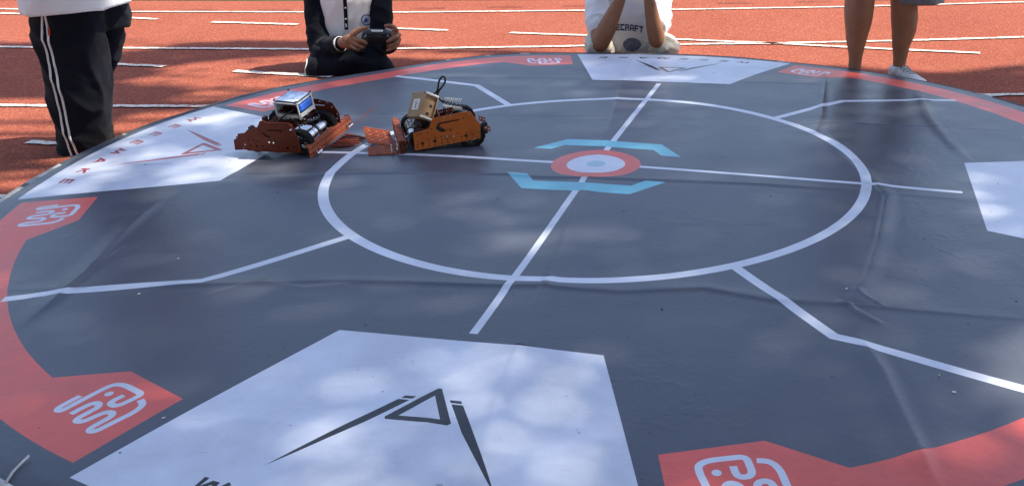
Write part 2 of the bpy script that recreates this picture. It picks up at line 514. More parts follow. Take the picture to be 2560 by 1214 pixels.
def lane(name, pts, w=0.040, label=None):
    o = strip(name, pts, w, 0.006, None, M['paint'])
    o.parent = track
    if label: o['label'] = label
    return o
EXR = [(6, 3.2), (14, 5.4)]
lane("lane_line", [(-9, 5.9)] + [(-4.5672, 4.3303), (-3.4983, 4.1052), (-2.1669, 3.9634), (-1.5466, 3.8886), (-0.0925, 3.8361), (0.4722, 3.8164), (1.6863, 3.8194), (2.9888, 3.902)] + [(6, 4.3), (14, 6)], label="white lane line nearest the turf")
lane("lane_line", [(-9, 4.6)] + [(-3.7052, 2.8479), (-3.4931, 2.8192), (-2.8985, 2.749), (-1.7508, 2.6247), (-1.2475, 2.5972), (-0.7277, 2.5915), (-0.1267, 2.591), (0.4625, 2.5914), (1.0383, 2.5811), (1.7251, 2.5974), (2.4981, 2.6438)] + [(6, 3.0), (14, 4.6)], label="white lane line behind the two sitting people")
lane("lane_line", [(-9, 3.3), (-4.5, 1.78)] + [(-2.8675, 1.4074), (-2.6031, 1.3764), (-2.3199, 1.3591), (-1.8814, 1.3249)] + [(-1.0, 1.29), (0, 1.26), (1.0, 1.27)] + [(1.7698, 1.3033), (1.9761, 1.3052)] + [(6, 1.7), (14, 3.3)], label="white lane line running under the mat")
lane("lane_line", [(-9, 2.2), (-4.5, .55), (-2.6, 0.13), (0, 0.02), (2.5, 0.04), (6, 0.42), (14, 2.0)])
lane("lane_line", [(-9, .95), (-4.5, -.72), (-2.6, -1.13), (0, -1.24), (2.5, -1.22), (6, -.85), (14, .7)])
lane("lane_line", [(-9, -.3), (-4.5, -1.95), (-2.6, -2.37), (0, -2.47), (2.5, -2.45), (6, -2.1), (14, -.6)])
lane("lane_line", [(-0.5949, 3.0411), (-0.1365, 2.924), (0.4719, 2.7351), (1.0365, 2.5694), (1.491, 2.4072), (2.0888, 2.2192)], label="slanting white line crossing the lane line at right")
for dash in [[(-3.1336, 3.7566), (-3.3775, 3.8428), (-3.6183, 3.9302), (-3.8557, 4.002)], [(-2.6936, 3.6082), (-2.0603, 3.4621)], [(-2.4238, 2.2122), (-2.7047, 2.283), (-2.9463, 2.3626)], [(-1.9876, 2.0639), (-1.6029, 1.9526), (-1.4139, 1.8939)], [(-2.387, 0.7821), (-2.2458, 0.7518), (-2.1263, 0.7286)], [(-1.3729, 3.258), (-1.0048, 3.157)], [(-4.4477, 4.1247), (-4.2108, 4.0685)]]:
    lane("dash_line", dash, 0.044)
for i in range(-9, 16):
    x0 = -0.86 + 0.56 * i
    yy = 4.045 + 0.006 * i + (0.018 * (x0 + 0.8) ** 2 if x0 < -0.8 else 0.006 * max(0, x0 - .5) ** 2) - 0.01
    o = strip("drain_slot", [(x0, yy + .012), (x0 + .26, yy)], 0.014, 0.008, track, M['soil'], jit=0.002)

# ------------------------------------------------------------------ the round mat
PHI = -0.22417
CP, SP = math.cos(PHI), math.sin(PHI)
HM, KD, RO = 0.07, 0.04823, 1.965
ZJ = 2.1

def base_z(x, y):
    z = HM + KD * (1 - (x * x + y * y) / 4)
    yy = np.maximum(0, y - .05)
    z = z + .022 * (1 - np.exp(-yy / 1.2)) + .016 * np.exp(-((x + .65) ** 2 + (y - 1.85) ** 2) / .4 ** 2)
    z = z + .021 * np.exp(-((np.arctan2(y, x) % (2 * math.pi) - 2.86) / .36) ** 2) * np.clip((np.hypot(x, y) - 1.15) / .75, 0, 1) ** 1.5
    return z

CREASES = [  # (points on the mat, height, half width, lopsidedness)
    ([(-1.3212, 0.7374), (-0.9749, 0.7288), (-0.5575, 0.6693), (-0.1527, 0.6199), (0.3225, 0.595)], .0030, .016, 0.6),
    ([(0.6978, 0.4691), (0.9396, 0.5226), (1.0878, 0.4929), (1.311, 0.4638), (1.6214, 0.4298)], .0045, .020, -0.5),
    ([(-0.8309, 1.3801), (-0.3748, 1.3298), (-0.039, 1.286)], .0055, .022, -0.8),
    ([(0.6196, 1.1649), (1.0102, 1.1382)], .0060, .020, -0.8),
    ([(-1.4305, -0.0226), (-1.2825, -0.0019), (-1.0658, -0.0196), (-0.6518, -0.0607), (-0.2885, -0.0943), (-0.1939, -0.1245), (0.1448, -0.1725), (0.5261, -0.2124), (1.1273, -0.3271)], .0060, .030, 0.8),
    ([(-1.5482, -0.8249), (-1.3669, -0.8485), (-1.1161, -0.8493), (-0.8542, -0.8551), (-0.645, -0.8633), (-0.3829, -0.8909), (-0.1262, -0.9213), (0.0749, -0.9574), (0.2847, -0.9431), (0.4441, -1.0128), (0.6039, -1.0392), (0.788, -1.07), (1.0202, -1.1116)], .0062, .030, 0.7),
    ([(-0.9864, -0.9149), (-0.868, -0.8446), (-0.7302, -0.8896), (-0.5898, -0.8785)], .004, .02, -0.5),
    ([(0.1822, 1.9446), (0.1091, 1.3479), (0.0389, 0.4425), (-0.0011, 0.0832)], .0035, .020, 0.8),
    ([(-0.0178, -0.1063), (-0.0725, -0.5223), (-0.1181, -0.8898), (-0.1529, -1.1928), (-0.1811, -1.4324), (-0.197, -1.6851)], .0070, .022, 1.0),
    ([(0.1822, 1.9446), (0.1091, 1.3479), (0.0389, 0.4425), (-0.012, -0.0659), (-0.0725, -0.5223), (-0.1181, -0.8898), (-0.1529, -1.1928), (-0.1811, -1.4324), (-0.197, -1.6851)], .0042, .15, 0.0),
    ([(-1.4305, -0.0226), (-1.0658, -0.0196), (-0.2885, -0.0943), (0.1448, -0.1725), (0.5261, -0.2124), (1.1273, -0.3271)], .0028, .10, 0.0),
    ([(-1.5482, -0.8249), (-1.1161, -0.8493), (-0.645, -0.8633), (-0.1262, -0.9213), (0.2847, -0.9431), (0.6039, -1.0392), (1.0202, -1.1116)], .0035, .11, 0.0),
    ([(-1.3909, -0.2094), (-1.3884, -0.4118), (-1.371, -0.6466), (-1.3571, -0.8472), (-1.3712, -1.0285)], .0100, .045, -0.6),
    ([(-1.3301, -0.5396), (-1.362, -0.7755), (-1.3605, -0.9575)], .004, .02, 0.5),
    ([(1.0746, 1.4534), (0.8845, 0.5974), (0.8175, 0.3733)], .0085, .030, -0.8),
    ([(0.8582, 0.4268), (0.8784, 0.0461), (0.9029, -0.3105), (0.7915, -0.6556), (0.7036, -0.8843), (0.6427, -0.9955)], .0085, .035, 0.8),
    ([(1.404, 1.0492), (1.3137, 0.5896), (1.3032, 0.4634), (1.293, 0.233), (1.2918, 0.0707)], .0120, .035, -0.8),
    ([(0.6565, -0.9344), (0.6721, -0.9956), (0.7015, -1.0539)], .0070, .014, 0.8),
    ([(0.6111, -1.0059), (0.636, -1.0678), (0.6853, -1.1362)], .0070, .018, -0.7),
    ([(0.6168, -1.1915), (0.6325, -1.3434), (0.6311, -1.5041), (0.6336, -1.631), (0.6304, -1.7152)], .0120, .045, -0.7),
    ([(-1.1369, -0.127), (-0.8819, -0.1939), (-0.7065, -0.1737)], .003, .03, 0.0),
    ([(-1.8036, 0.2451), (-1.6529, 0.169), (-1.4843, 0.1755), (-1.3385, 0.2061)], .007, .028, 0.6),
    ([(-1.805, 0.1021), (-1.5948, 0.1025), (-1.3592, 0.1093)], .006, .022, -0.4),
    ([(0.1622, 1.2124), (0.3641, 1.2464), (0.5742, 1.3307)], .004, .03, 0.4),
    ([(-0.6869, -1.4806), (-0.4319, -1.5452), (-0.243, -1.5132)], .004, .05, 0.3),
    ([(-0.445, -1.2666), (-0.3371, -1.4265), (-0.2792, -1.6249)], .003, .05, 0.3),
]
CREASES = [(np.array(p), h, w, s) for p, h, w, s in CREASES]

_gn = rng.normal(size=(48, 4))
def broad(x, y):
    """gentle buckling of a sheet that has been folded and laid out"""
    z = np.zeros_like(x)
    for i, (a, b, c, d) in enumerate(_gn):
        k = (2.0, 4.2, 8.0)[i % 3]; am = (.0034, .0017, .00055)[i % 3] * 0.55
        t = c * 7
        kx, ky = k * math.cos(t) * (1 + .3 * a), k * math.sin(t) * (1 + .3 * b)
        z = z + am * np.sin(kx * x + ky * y + d * 9)
    return z

def mat_z(x, y):
    SW = 0.48
    z = base_z(x, y) + broad(x, y)
    for pts, h, w, s in CREASES:
        dm = np.full(x.shape, 9.0); sd = np.zeros_like(x)
        L = np.hypot(*np.diff(pts, axis=0).T); tot = L.sum(); acc = 0; fade = np.ones_like(x)
        for (ax, ay), (bx, by), l in zip(pts[:-1], pts[1:], L):
            ux, uy = (bx - ax) / l, (by - ay) / l
            t = np.clip((x - ax) * ux + (y - ay) * uy, 0, l)
            ex, ey = x - ax - t * ux, y - ay - t * uy
            d = np.hypot(ex, ey); side = ux * ey - uy * ex
            k = d < dm
            dm = np.where(k, d, dm); sd = np.where(k, side, sd)
            tt = (acc + t) / tot
            fade = np.where(k, np.clip(np.minimum(tt, 1 - tt) * 7, 0, 1), fade)
            acc += l
        q = np.sqrt(dm * dm + .003 ** 2)
        w2 = w * SW
        prof = np.exp(-q / w2) * .8 + s * 0.55 * (sd / w2) * np.exp(-(dm / w2) ** 2 * .5) + .25 * np.exp(-(dm / (w * 3)) ** 2)
        z = z + h * .72 * prof * (0.25 + 0.75 * fade)
    r = np.hypot(x, y)
    z = z - np.clip(r - 1.925, 0, 1) ** 1.5 * 1.1
    return z

def d2w(q):                       # design frame (near panel at -y) -> world
    return (CP * q[0] - SP * q[1], SP * q[0] + CP * q[1])
def rot(q, a):
    c, s = math.cos(a), math.sin(a)
    return (c * q[0] - s * q[1], s * q[0] + c * q[1])
def pol(r, deg):
    return (r * math.cos(R(deg)), r * math.sin(R(deg)))
def arc(r, a0, a1, step=1.5):
    n = max(2, int(abs(a1 - a0) / step))
    return [pol(r, a0 + (a1 - a0) * i / n) for i in range(n + 1)]
def band(pts, w, closed=False):
    """outline of a constant-width line"""
    P = [Vector(p) for p in pts]; n = len(P); l, r = [], []
    for i, p in enumerate(P):
        a = (p - P[i - 1]).normalized() if i else None
        b = (P[i + 1] - p).normalized() if i < n - 1 else None
        if a is None: a = b
        if b is None: b = a
        m = (a + b).normalized(); nn = Vector((-m.y, m.x)); k = 1 / max(.4, nn.dot(Vector((-a.y, a.x))))
        l.append(tuple(p + nn * (w / 2 * k))); r.append(tuple(p - nn * (w / 2 * k)))
    return l + r[::-1]
def chaikin(pts, it=3):
    for _ in range(it):
        q = [pts[0]]
        for a, b in zip(pts[:-1], pts[1:]):
            q.append((a[0] * .75 + b[0] * .25, a[1] * .75 + b[1] * .25)); q.append((a[0] * .25 + b[0] * .75, a[1] * .25 + b[1] * .75))
        q.append(pts[-1]); pts = q
    return pts
def subdiv(poly, step=0.05, closed=True):
    out = []
    n = len(poly)
    for i in range(n if closed else n - 1):
        a = poly[i]; b = poly[(i + 1) % n]
        d = math.hypot(b[0] - a[0], b[1] - a[1]); k = max(1, int(d / step))
        out += [(a[0] + (b[0] - a[0]) * j / k, a[1] + (b[1] - a[1]) * j / k) for j in range(k)]
    return out

regions = []       # (key, polygon in world xy); a later one wins
def reg(key, poly, frame_rot=0.0):
    regions.append((key, [d2w(rot(p, frame_rot)) for p in subdiv(poly)]))

# red bands, one in each quarter (tips beside the white panels)
for q in range(4):
    a0 = -90 + 90 * q
    s, e = a0 + 17.8, a0 + 90 - 17.8
    poly = [pol(1.631, s)] + [pol(1.622, s + 7.3), pol(1.738, s + 11.3)] + arc(1.738, s + 11.3, e - 11.3) + [pol(1.738, e - 11.3), pol(1.622, e - 7.3), pol(1.631, e)] + arc(1.872, e, s)
    reg(('red_band', q, 'vred'), poly)
# white panels
for q in range(4):
    a0 = -90 + 90 * q
    poly = [pol(1.263, a0 - 14.5), pol(1.263, a0 + 14.5)] + arc(1.902, a0 + 16.7, a0 - 16.7)
    reg(('white_panel', q, 'vwhite'), poly)
# white lines
for q in range(4):
    reg(('cross_line', q, 'vline'), band([(0, -0.150), (0, -1.186)], 0.021), R(90 * q))
for q, sx, sy in ((0, -1, -1), (1, 1, -1), (2, 1, 1), (3, -1, 1)):
    reg(('branch_line', q, 'vline'), band([(sx * .548, sy * .712), (sx * .808, sy * 1.035), (sx * 1.275, sy * 1.196)], 0.029))
regions.append((('boundary_ring', 0, 'vline'), None))
RING = (0.875, 0.908)
# light blue brackets and centre target
for q in range(2):
    reg(('blue_bracket', q, 'vcyan'), [(-.268, -.138), (-.2, -.138), (-.162, -.194), (.162, -.194), (.2, -.142), (.264, -.142), (.173, -.266), (-.178, -.266)], R(180 * q))
reg(('target_ring', 0, 'vred'), arc(.152, 0, 356, 4))
reg(('target_disc', 0, 'vwhite'), arc(.099, 0, 355, 5))
reg(('target_dot', 0, 'vdot'), arc(.033, 0, 352, 8))
# triangle marks and lettering on the white panels
GLY = {
    'W': [[(0, 1), (.18, 0), (.42, .75), (.58, .75), (.82, 0), (1, 1)]],
    'E': [[(1, 1), (.06, 1), (.06, 0), (1, 0)], [(.06, .5), (.9, .5)]],
    'M': [[(0, 0), (.18, 1), (.42, .25), (.58, .25), (.82, 1), (1, 0)]],
    'A': [[(0, 0), (.42, 1), (.58, 1), (1, 0)], [(.25, .3), (.75, .3)]],
    'K': [[(.08, 1), (.08, 0)], [(1, 1), (.2, .5), (1, 0)]],
}
for q in range(4):
    rq = R(90 * q)
    mk = 'vdark' if q in (0, 2) else 'vprintred'
    k = ('triangle_mark', q, mk)
    x0 = .016 if q == 0 else 0.0
    def sh(l): return [(x + x0, y) for x, y in l]
    reg(k, sh([(-.004, -1.424), (.004, -1.424), (.070, -1.541), (.066, -1.549), (-.066, -1.549), (-.070, -1.541)]), rq)
    reg(('white_panel', q, 'vwhite'), sh([(0, -1.452), (.044, -1.533), (-.044, -1.533)]), rq)
    for sx in (-1, 1):
        reg(k, sh([(sx * .061, -1.462), (sx * .036, -1.462), (sx * .042, -1.4715), (sx * .066, -1.4715)]), rq)
        reg(k, sh([(sx * .070, -1.476), (sx * .045, -1.476), (sx * .102, -1.567), (sx * .183, -1.675), (sx * .224, -1.728), (sx * .191, -1.671), (sx * .130, -1.572)]), rq)
    # W E E E M A K E along the outer side; text reads from outside the ring
    n = 8
    for i, ch in enumerate("WEEEMAKE"):
        aa = R((-8.65, -11.25, -10.2, -11.25)[q] + (3.2, 3.3, 3.27, 3.3)[q] * i)
        rr_ = (1.819, 1.818, 1.80, 1.818)[q]
        w = .052 if ch in 'WM' else .040
        h = .036
        for st in GLY[ch]:
            pts = [rot(((u - .5) * w + (v - .5) * .010, -rr_ + (v - .5) * h), aa) for u, v in st]
            reg(('letter', q * 10 + i, mk), band(pts, .0105), rq)
# line emblem on both ends of every red band
S1 = [(-0.7309, -1.5738), (-0.7393, -1.6006), (-0.7452, -1.6218), (-0.7381, -1.6301), (-0.7281, -1.6294), (-0.7216, -1.6079), (-0.7086, -1.5671), (-0.6959, -1.5314), (-0.685, -1.5208), (-0.6621, -1.5218), (-0.6315, -1.5351), (-0.5999, -1.5482), (-0.6092, -1.5722), (-0.6191, -1.5927), (-0.6309, -1.5977), (-0.6445, -1.5912), (-0.6471, -1.5805), (-0.6367, -1.5587)]
S2 = [(-0.7002, -1.6377), (-0.6933, -1.6143), (-0.6836, -1.5944), (-0.6697, -1.593), (-0.6599, -1.6068), (-0.6676, -1.6282), (-0.6754, -1.6498), (-0.6695, -1.6596), (-0.654, -1.6587), (-0.6427, -1.6381), (-0.6319, -1.6199), (-0.615, -1.6205), (-0.6079, -1.6324), (-0.6156, -1.6545), (-0.6232, -1.6761), (-0.6174, -1.686), (-0.6037, -1.685), (-0.5938, -1.6611), (-0.5824, -1.6366), (-0.573, -1.6161), (-0.5697, -1.5963), (-0.5735, -1.5817), (-0.5901, -1.569)]
DOT = (-0.6736, -1.5578)
EA0 = -112.3
for q in range(4):
    for side in (0, 1):
        ang = (-90 + 90 * q + 22.2) if side == 0 else (-90 + 90 * q + 90 - 22.2)
        k = ('emblem', q * 2 + side, 'vline')
        da = R(ang - EA0)
        for S in (S1, S2):
            reg(k, band(chaikin(S, 2), .0146), da)
        reg(k, [(DOT[0] + .0095 * math.cos(R(t)), DOT[1] + .0095 * math.sin(R(t))) for t in range(0, 360, 40)], da)

pts2, edges = [], []
def add_loop(l):
    n0 = len(pts2)
    pts2.extend(l)
    edges.extend((n0 + i, n0 + (i + 1) % len(l)) for i in range(len(l)))
def rim(t):
    return RO * (1 + .0015 * math.sin(9 * t) - .019 * math.exp(-((t - 2.66) / .28) ** 2) + .010 * math.exp(-((t - 2.10) / .15) ** 2))
outer = [(rim(t) * math.cos(t), rim(t) * math.sin(t)) for t in np.linspace(0, 2 * math.pi, 360, endpoint=False)]
add_loop(outer)
for rr in RING:
    add_loop([(rr * math.cos(t), rr * math.sin(t)) for t in np.linspace(0, 2 * math.pi, 220, endpoint=False)])
for k, poly in regions:
    if poly: add_loop(poly)
G = 0.0125
gx, gy = np.meshgrid(np.arange(-2.0, 2.0, G), np.arange(-2.0, 2.0, G))
gx = gx + (np.arange(gx.shape[0]) % 2)[:, None] * G / 2
gx, gy = gx.ravel(), gy.ravel()
kk = np.hypot(gx, gy) < np.array([rim(t % (2 * math.pi)) for t in np.arctan2(gy, gx)]) - .008
pts2 += list(zip(gx[kk].tolist(), gy[kk].tolist()))
for cp_, h_, w_, s_ in CREASES:
    if w_ > .06: continue
    for (ax, ay), (bx, by) in zip(cp_[:-1], cp_[1:]):
        l = math.hypot(bx - ax, by - ay); n = max(1, int(l / .012)); ux, uy = (bx - ax) / l, (by - ay) / l
        for i in range(n):
            for o in (0.0, .0035, -.0035, .008, -.008, .0145, -.0145):
                x, y = ax + ux * l * i / n - uy * o, ay + uy * l * i / n + ux * o
                if math.hypot(x, y) < RO - .05: pts2.append((x, y))
cv, ce, cf, *_ = delaunay_2d_cdt([Vector(p) for p in pts2], edges, [], 0, 1e-6, False)
cv = np.array([(v.x, v.y) for v in cv]); cf = np.array([f for f in cf if len(f) == 3])
cen = cv[cf].mean(1)
rad = np.hypot(*cen.T)
cf = cf[rad < np.array([rim(t % (2 * math.pi)) for t in np.arctan2(cen[:, 1], cen[:, 0])]) * 1.0004]; cen = cv[cf].mean(1); rad = np.hypot(*cen.T)
a_ = cv[cf]
area = np.abs((a_[:, 1, 0] - a_[:, 0, 0]) * (a_[:, 2, 1] - a_[:, 0, 1]) - (a_[:, 2, 0] - a_[:, 0, 0]) * (a_[:, 1, 1] - a_[:, 0, 1]))
keep = area > 1e-10
cf, cen, rad = cf[keep], cen[keep], rad[keep]

def inside(P, poly):
    poly = np.array(poly)
    lo, hi = poly.min(0), poly.max(0)
    idx = np.where((P[:, 0] >= lo[0]) & (P[:, 0] <= hi[0]) & (P[:, 1] >= lo[1]) & (P[:, 1] <= hi[1]))[0]
    x, y = P[idx, 0][:, None], P[idx, 1][:, None]
    x0, y0 = poly[:, 0], poly[:, 1]; x1, y1 = np.roll(x0, -1), np.roll(y0, -1)
    with np.errstate(divide='ignore', invalid='ignore'):
        c = ((y0 > y) != (y1 > y)) & (x < (x1 - x0) * (y - y0) / (y1 - y0) + x0)
    return idx[c.sum(1) % 2 == 1]

owner = np.zeros(len(cf), int)
keys = [('mat_sheet', 0, 'vgrey')]
kid = {keys[0]: 0}
for k, poly in regions:
    if k not in kid:
        kid[k] = len(keys); keys.append(k)
    if poly is None:
        owner[(rad > RING[0]) & (rad < RING[1])] = kid[k]
    else:
        owner[inside(cen, poly)] = kid[k]
X, Y = cv[:, 0], cv[:, 1]
Z = mat_z(X, Y)
e = .002
nx = -(mat_z(X + e, Y) - mat_z(X - e, Y)) / (2 * e); ny = -(mat_z(X, Y + e) - mat_z(X, Y - e)) / (2 * e)
NO = np.c_[nx, ny, np.ones_like(nx)]; NO /= np.linalg.norm(NO, axis=1)[:, None]
V3 = np.c_[X, Y, Z]
flip = np.cross(V3[cf[:, 1]] - V3[cf[:, 0]], V3[cf[:, 2]] - V3[cf[:, 0]])[:, 2] < 0
cf[flip] = cf[flip][:, ::-1]

arena = thing("robot_arena", "large round grey competition mat with white ring and red bands, raised slightly off the track", "arena mat", (0, 0, 0))
mat_objs = {}
PLAB = ["white printed panel with dark triangle nearest the camera", "white printed panel cut by the right edge of the photo", "white printed panel at the far side of the mat", "white printed panel with red lettering at left"]
for i, k in enumerate(keys):
    sel = cf[owner == i]
    if not len(sel): continue
    used, inv = np.unique(sel, return_inverse=True)
    nm, idx, mk = k
    par = arena
    if nm in ('triangle_mark',): par = mat_objs.get(('white_panel', idx), arena)
    if nm == 'letter': par = mat_objs.get(('white_panel', idx // 10), arena)
    if nm == 'emblem': par = mat_objs.get(('red_band', idx // 2), arena)
    if nm in ('target_disc', 'target_dot'): par = mat_objs.get(('target_ring', 0), arena)
    o = mesh_obj(nm, V3[used], inv.reshape(-1, 3), M[mk], par, True)
    o.data.normals_split_custom_set_from_vertices([tuple(v) for v in NO[used]])
    mat_objs[(nm, idx)] = o
    if nm == 'white_panel': o['label'] = PLAB[idx]

def zmat(x, y):
    return float(mat_z(np.array([float(x)]), np.array([float(y)]))[0])

# board under the mat and the rolled hem along the rim
b = MB()
th = np.linspace(0, 2 * math.pi, 120, endpoint=False)
ring_b = [(1.935 * math.cos(t), 1.935 * math.sin(t)) for t in th]
n = len(ring_b)
zs = [zmat(x, y) for x, y in ring_b]
vs = [(x, y, 0.002) for x, y in ring_b] + [(x, y, z - .006) for (x, y), z in zip(ring_b, zs)]
b.add(vs, [(i, (i + 1) % n, n + (i + 1) % n, n + i) for i in range(n)])
b.build("base_board", M['board'], arena)
hv, hf = [], []
nt_ = 720
for i in range(nt_):
    t = 2 * math.pi * i / nt_
    wob = .004 * math.sin(t * 23) + .003 * math.sin(t * 57 + 1) + .004 * noise.noise(Vector((math.cos(t) * 9, math.sin(t) * 9, 0)))
    c, s = math.cos(t), math.sin(t)
    RR = rim(t)
    z0 = zmat(RR * c, RR * s)
    lift = .006 * max(0, noise.noise(Vector((c * 3.1, s * 3.1, 4.0))) + .25) + .004
    wide = .010 * math.exp(-((t - 3.14) / .17) ** 2)
    for dr, dz in ((-.004, .0012), (.006 + wob * .3 + wide * .5, lift), (.011 + wob + wide, lift * .5 - .004), (.009 + wob, -.020), (.0, -.030)):
        hv.append(((RR + dr) * c, (RR + dr) * s, z0 + dz))
for i in range(nt_):
    for j in range(4):
        a = i * 5 + j; d = ((i + 1) % nt_) * 5 + j
        hf.append((a, d, d + 1, a + 1))
hm_ = mesh_obj("hem", hv, hf, M['hem'], arena)
hm_.data.materials.append(M['hempale'])
for p_ in hm_.data.polygons:
    i = p_.index // 4; t = 2 * math.pi * i / nt_
    pale = .55 * math.exp(-((t - 3.16) / .16) ** 2) + .40 * math.exp(-((t - .42) / .16) ** 2) + .5 * math.exp(-((t - 4.08) / .14) ** 2)
    if pale + .5 * noise.noise(Vector((math.cos(t) * 22, math.sin(t) * 22, 3.0))) > .24 and p_.index % 4 < 3:
        p_.material_index = 1
sk, sf = [], []
for i in range(180):
    t = 2 * math.pi * i / 180
    RR = rim(t)
    z0 = zmat(RR * math.cos(t), RR * math.sin(t))
    for r_, z_ in ((RR + .002, z0 - .028), (RR + .004 + .006 * math.sin(t * 31), .004)):
        sk.append((r_ * math.cos(t), r_ * math.sin(t), z_))
for i in range(180):
    j = (i + 1) % 180
    sf.append((2 * i, 2 * i + 1, 2 * j + 1, 2 * j))
mesh_obj("skirt", sk, sf, M['vgrey'], arena)
# ------------------------------------------------------------------ robots
V3_ = lambda *a: Vector(a)

def hexa(x, y, r, n=6):
    return [(x + r * math.cos(2 * math.pi * i / n + .5), y + r * math.sin(2 * math.pi * i / n + .5)) for i in range(n)]

def wheel(root, c, r, w, axis=1, spokes=6):
    """tyre with lugs, rim with spokes; axle along local y"""
    c = Vector(c)
    t = MB(); n = 28
    prof = [(-w / 2, r * .70), (-w / 2, r * .93), (-w * .32, r), (w * .32, r), (w / 2, r * .93), (w / 2, r * .70)]
    vs = []
    for i in range(n):
        a = 2 * math.pi * i / n
        k = 1.0 if i % 2 else 0.965
        for y, q in prof:
            q2 = q * (k if q > r * .9 else 1)
            vs.append(c + Vector((q2 * math.cos(a), y, q2 * math.sin(a))))
    m = len(prof)
    fs = [(i * m + j, ((i + 1) % n) * m + j, ((i + 1) % n) * m + (j + 1) % m, i * m + (j + 1) % m) for i in range(n) for j in range(m)]
    t.add(vs, fs)
    t.build("tyre", M['rubber'], root, auto=35)
    rm = MB()
    rm.cyl(c + Vector((0, -w * .42, 0)), c + Vector((0, w * .42, 0)), r * .17, n=12)
    vs = []; n = 24
    prof = [(-w * .45, r * .72), (-w * .45, r * .60), (w * .45, r * .60), (w * .45, r * .72)]
    for i in range(n):
        a = 2 * math.pi * i / n
        for y, q in prof:
            vs.append(c + Vector((q * math.cos(a), y, q * math.sin(a))))
    rm.add(vs, [(i * 4 + j, ((i + 1) % n) * 4 + j, ((i + 1) % n) * 4 + (j + 1) % 4, i * 4 + (j + 1) % 4) for i in range(n) for j in range(4)])
    for i in range(spokes):
        a = 2 * math.pi * i / spokes
        d = Vector((math.cos(a), 0, math.sin(a)))
        for sy in (-1, 1):
            rm.cyl(c + d * (r * .12) + Vector((0, sy * w * .36, 0)), c + d * (r * .66) + Vector((0, sy * w * .40, 0)), r * .055, n=6)
    rm.build("rim", M['steel'] if spokes > 5 else M['blackpl'], root, auto=35)

def bolt(root, p, r=.0035, l=.004, axis=(0, 1, 0), m='steel'):
    b = MB(); p = Vector(p); a = Vector(axis)
    b.cyl(p, p + a * l, r, r * .85, n=8)
    return b.build("bolt", M[m], root, auto=40)

def side_plate(name, root, poly, holes, y, th, m):
    return MB().plate(poly, holes, lambda u, v, w: Vector((u, y + w, v)), th).build(name, M[m], root)

def beam_holes(root, name, p0, p1, h, th, m, pitch=.0125, up=(0, 0, 1), nrm=None, rows=1, teeth=False):
    """perforated building-kit beam"""
    p0, p1, up = Vector(p0), Vector(p1), Vector(up).normalized()
    d = (p1 - p0); L = d.length; d.normalize()
    nn = d.cross(up).normalized()
    outer = [(0, 0), (L, 0), (L, h)]
    if teeth:
        k = int(L / pitch); outer = [(0, 0), (L, 0)]
        for i in range(k, 0, -1):
            x1, x0 = L * i / k, L * (i - 1) / k; q = (x1 - x0) * .3
            outer += [(x1, h - .003), (x1 - q, h), (x0 + q, h), (x0, h - .003)]
        outer = [o for i, o in enumerate(outer) if i == 0 or o != outer[i - 1]]
    else:
        outer.append((0, h))
    holes = []
    k = int(L / pitch)
    for j in range(rows):
        zc = h * (j + .5) / rows
        for i in range(k):
            holes.append(hexa(L * (i + .5) / k, zc, min(.0042, pitch * .36)))
    b = MB().plate(outer, holes, lambda u, v, w: p0 + d * u + up * v + nn * w, th)
    return b.build(name, M[m], root)

def tread(root, name, corners, m, ribs=9, th=.003, rib_h=.0022):
    """ribbed flat flap: base plate with raised ribs across it (corners: a-b is the long edge, d-c opposite)"""
    a, b, c, d = [Vector(p) for p in corners]
    nrm = (b - a).cross(d - a).normalized()
    if nrm.z < 0: nrm = -nrm
    def pt(u, v, w): return (a.lerp(b, u)).lerp(d.lerp(c, u), v) + nrm * w
    hol = []
    for u in (.22, .5, .78):
        for v in (.25, .7):
            hol.append([(u + .035 * math.cos(t), v + .07 * math.sin(t)) for t in (0.5, 1.55, 2.6, 3.64, 4.7, 5.74)])
    p = MB().plate([(0, 0), (1, 0), (1, 1), (0, 1)], hol, pt, th).build(name, M[m], root)
    r = MB()
    for i in range(ribs):
        v0 = (i + .18) / ribs; v1 = (i + .62) / ribs
        for u0, u1 in ((.0, .17), (.27, .45), (.55, .73), (.83, 1.0)) if i % 3 == 1 else ((0, 1),):
            q = [pt(u0, v0, th / 2), pt(u1, v0, th / 2), pt(u1, v1, th / 2), pt(u0, v1, th / 2)]
            q += [x + nrm * rib_h for x in q]
            r.add(q, [(0, 1, 2, 3), (4, 5, 6, 7), (0, 1, 5, 4), (1, 2, 6, 5), (2, 3, 7, 6), (3, 0, 4, 7)])
    o = r.build("rib", M[m], p); o['kind'] = 'stuff'
    return p

def wires(root, name, paths, m, r=.0016):
    for p in paths:
        MB().tube(chaikin3(p), r, 6).build(name, M[m], root, True)

def chaikin3(pts, it=3):
    pts = [Vector(p) for p in pts]
    for _ in range(it):
        q = [pts[0]]
        for a, b in zip(pts[:-1], pts[1:]):
            q += [a.lerp(b, .25), a.lerp(b, .75)]
        q.append(pts[-1]); pts = q
    return pts

def rotm(ax, deg):
    return Matrix.Rotation(R(deg), 3, ax)

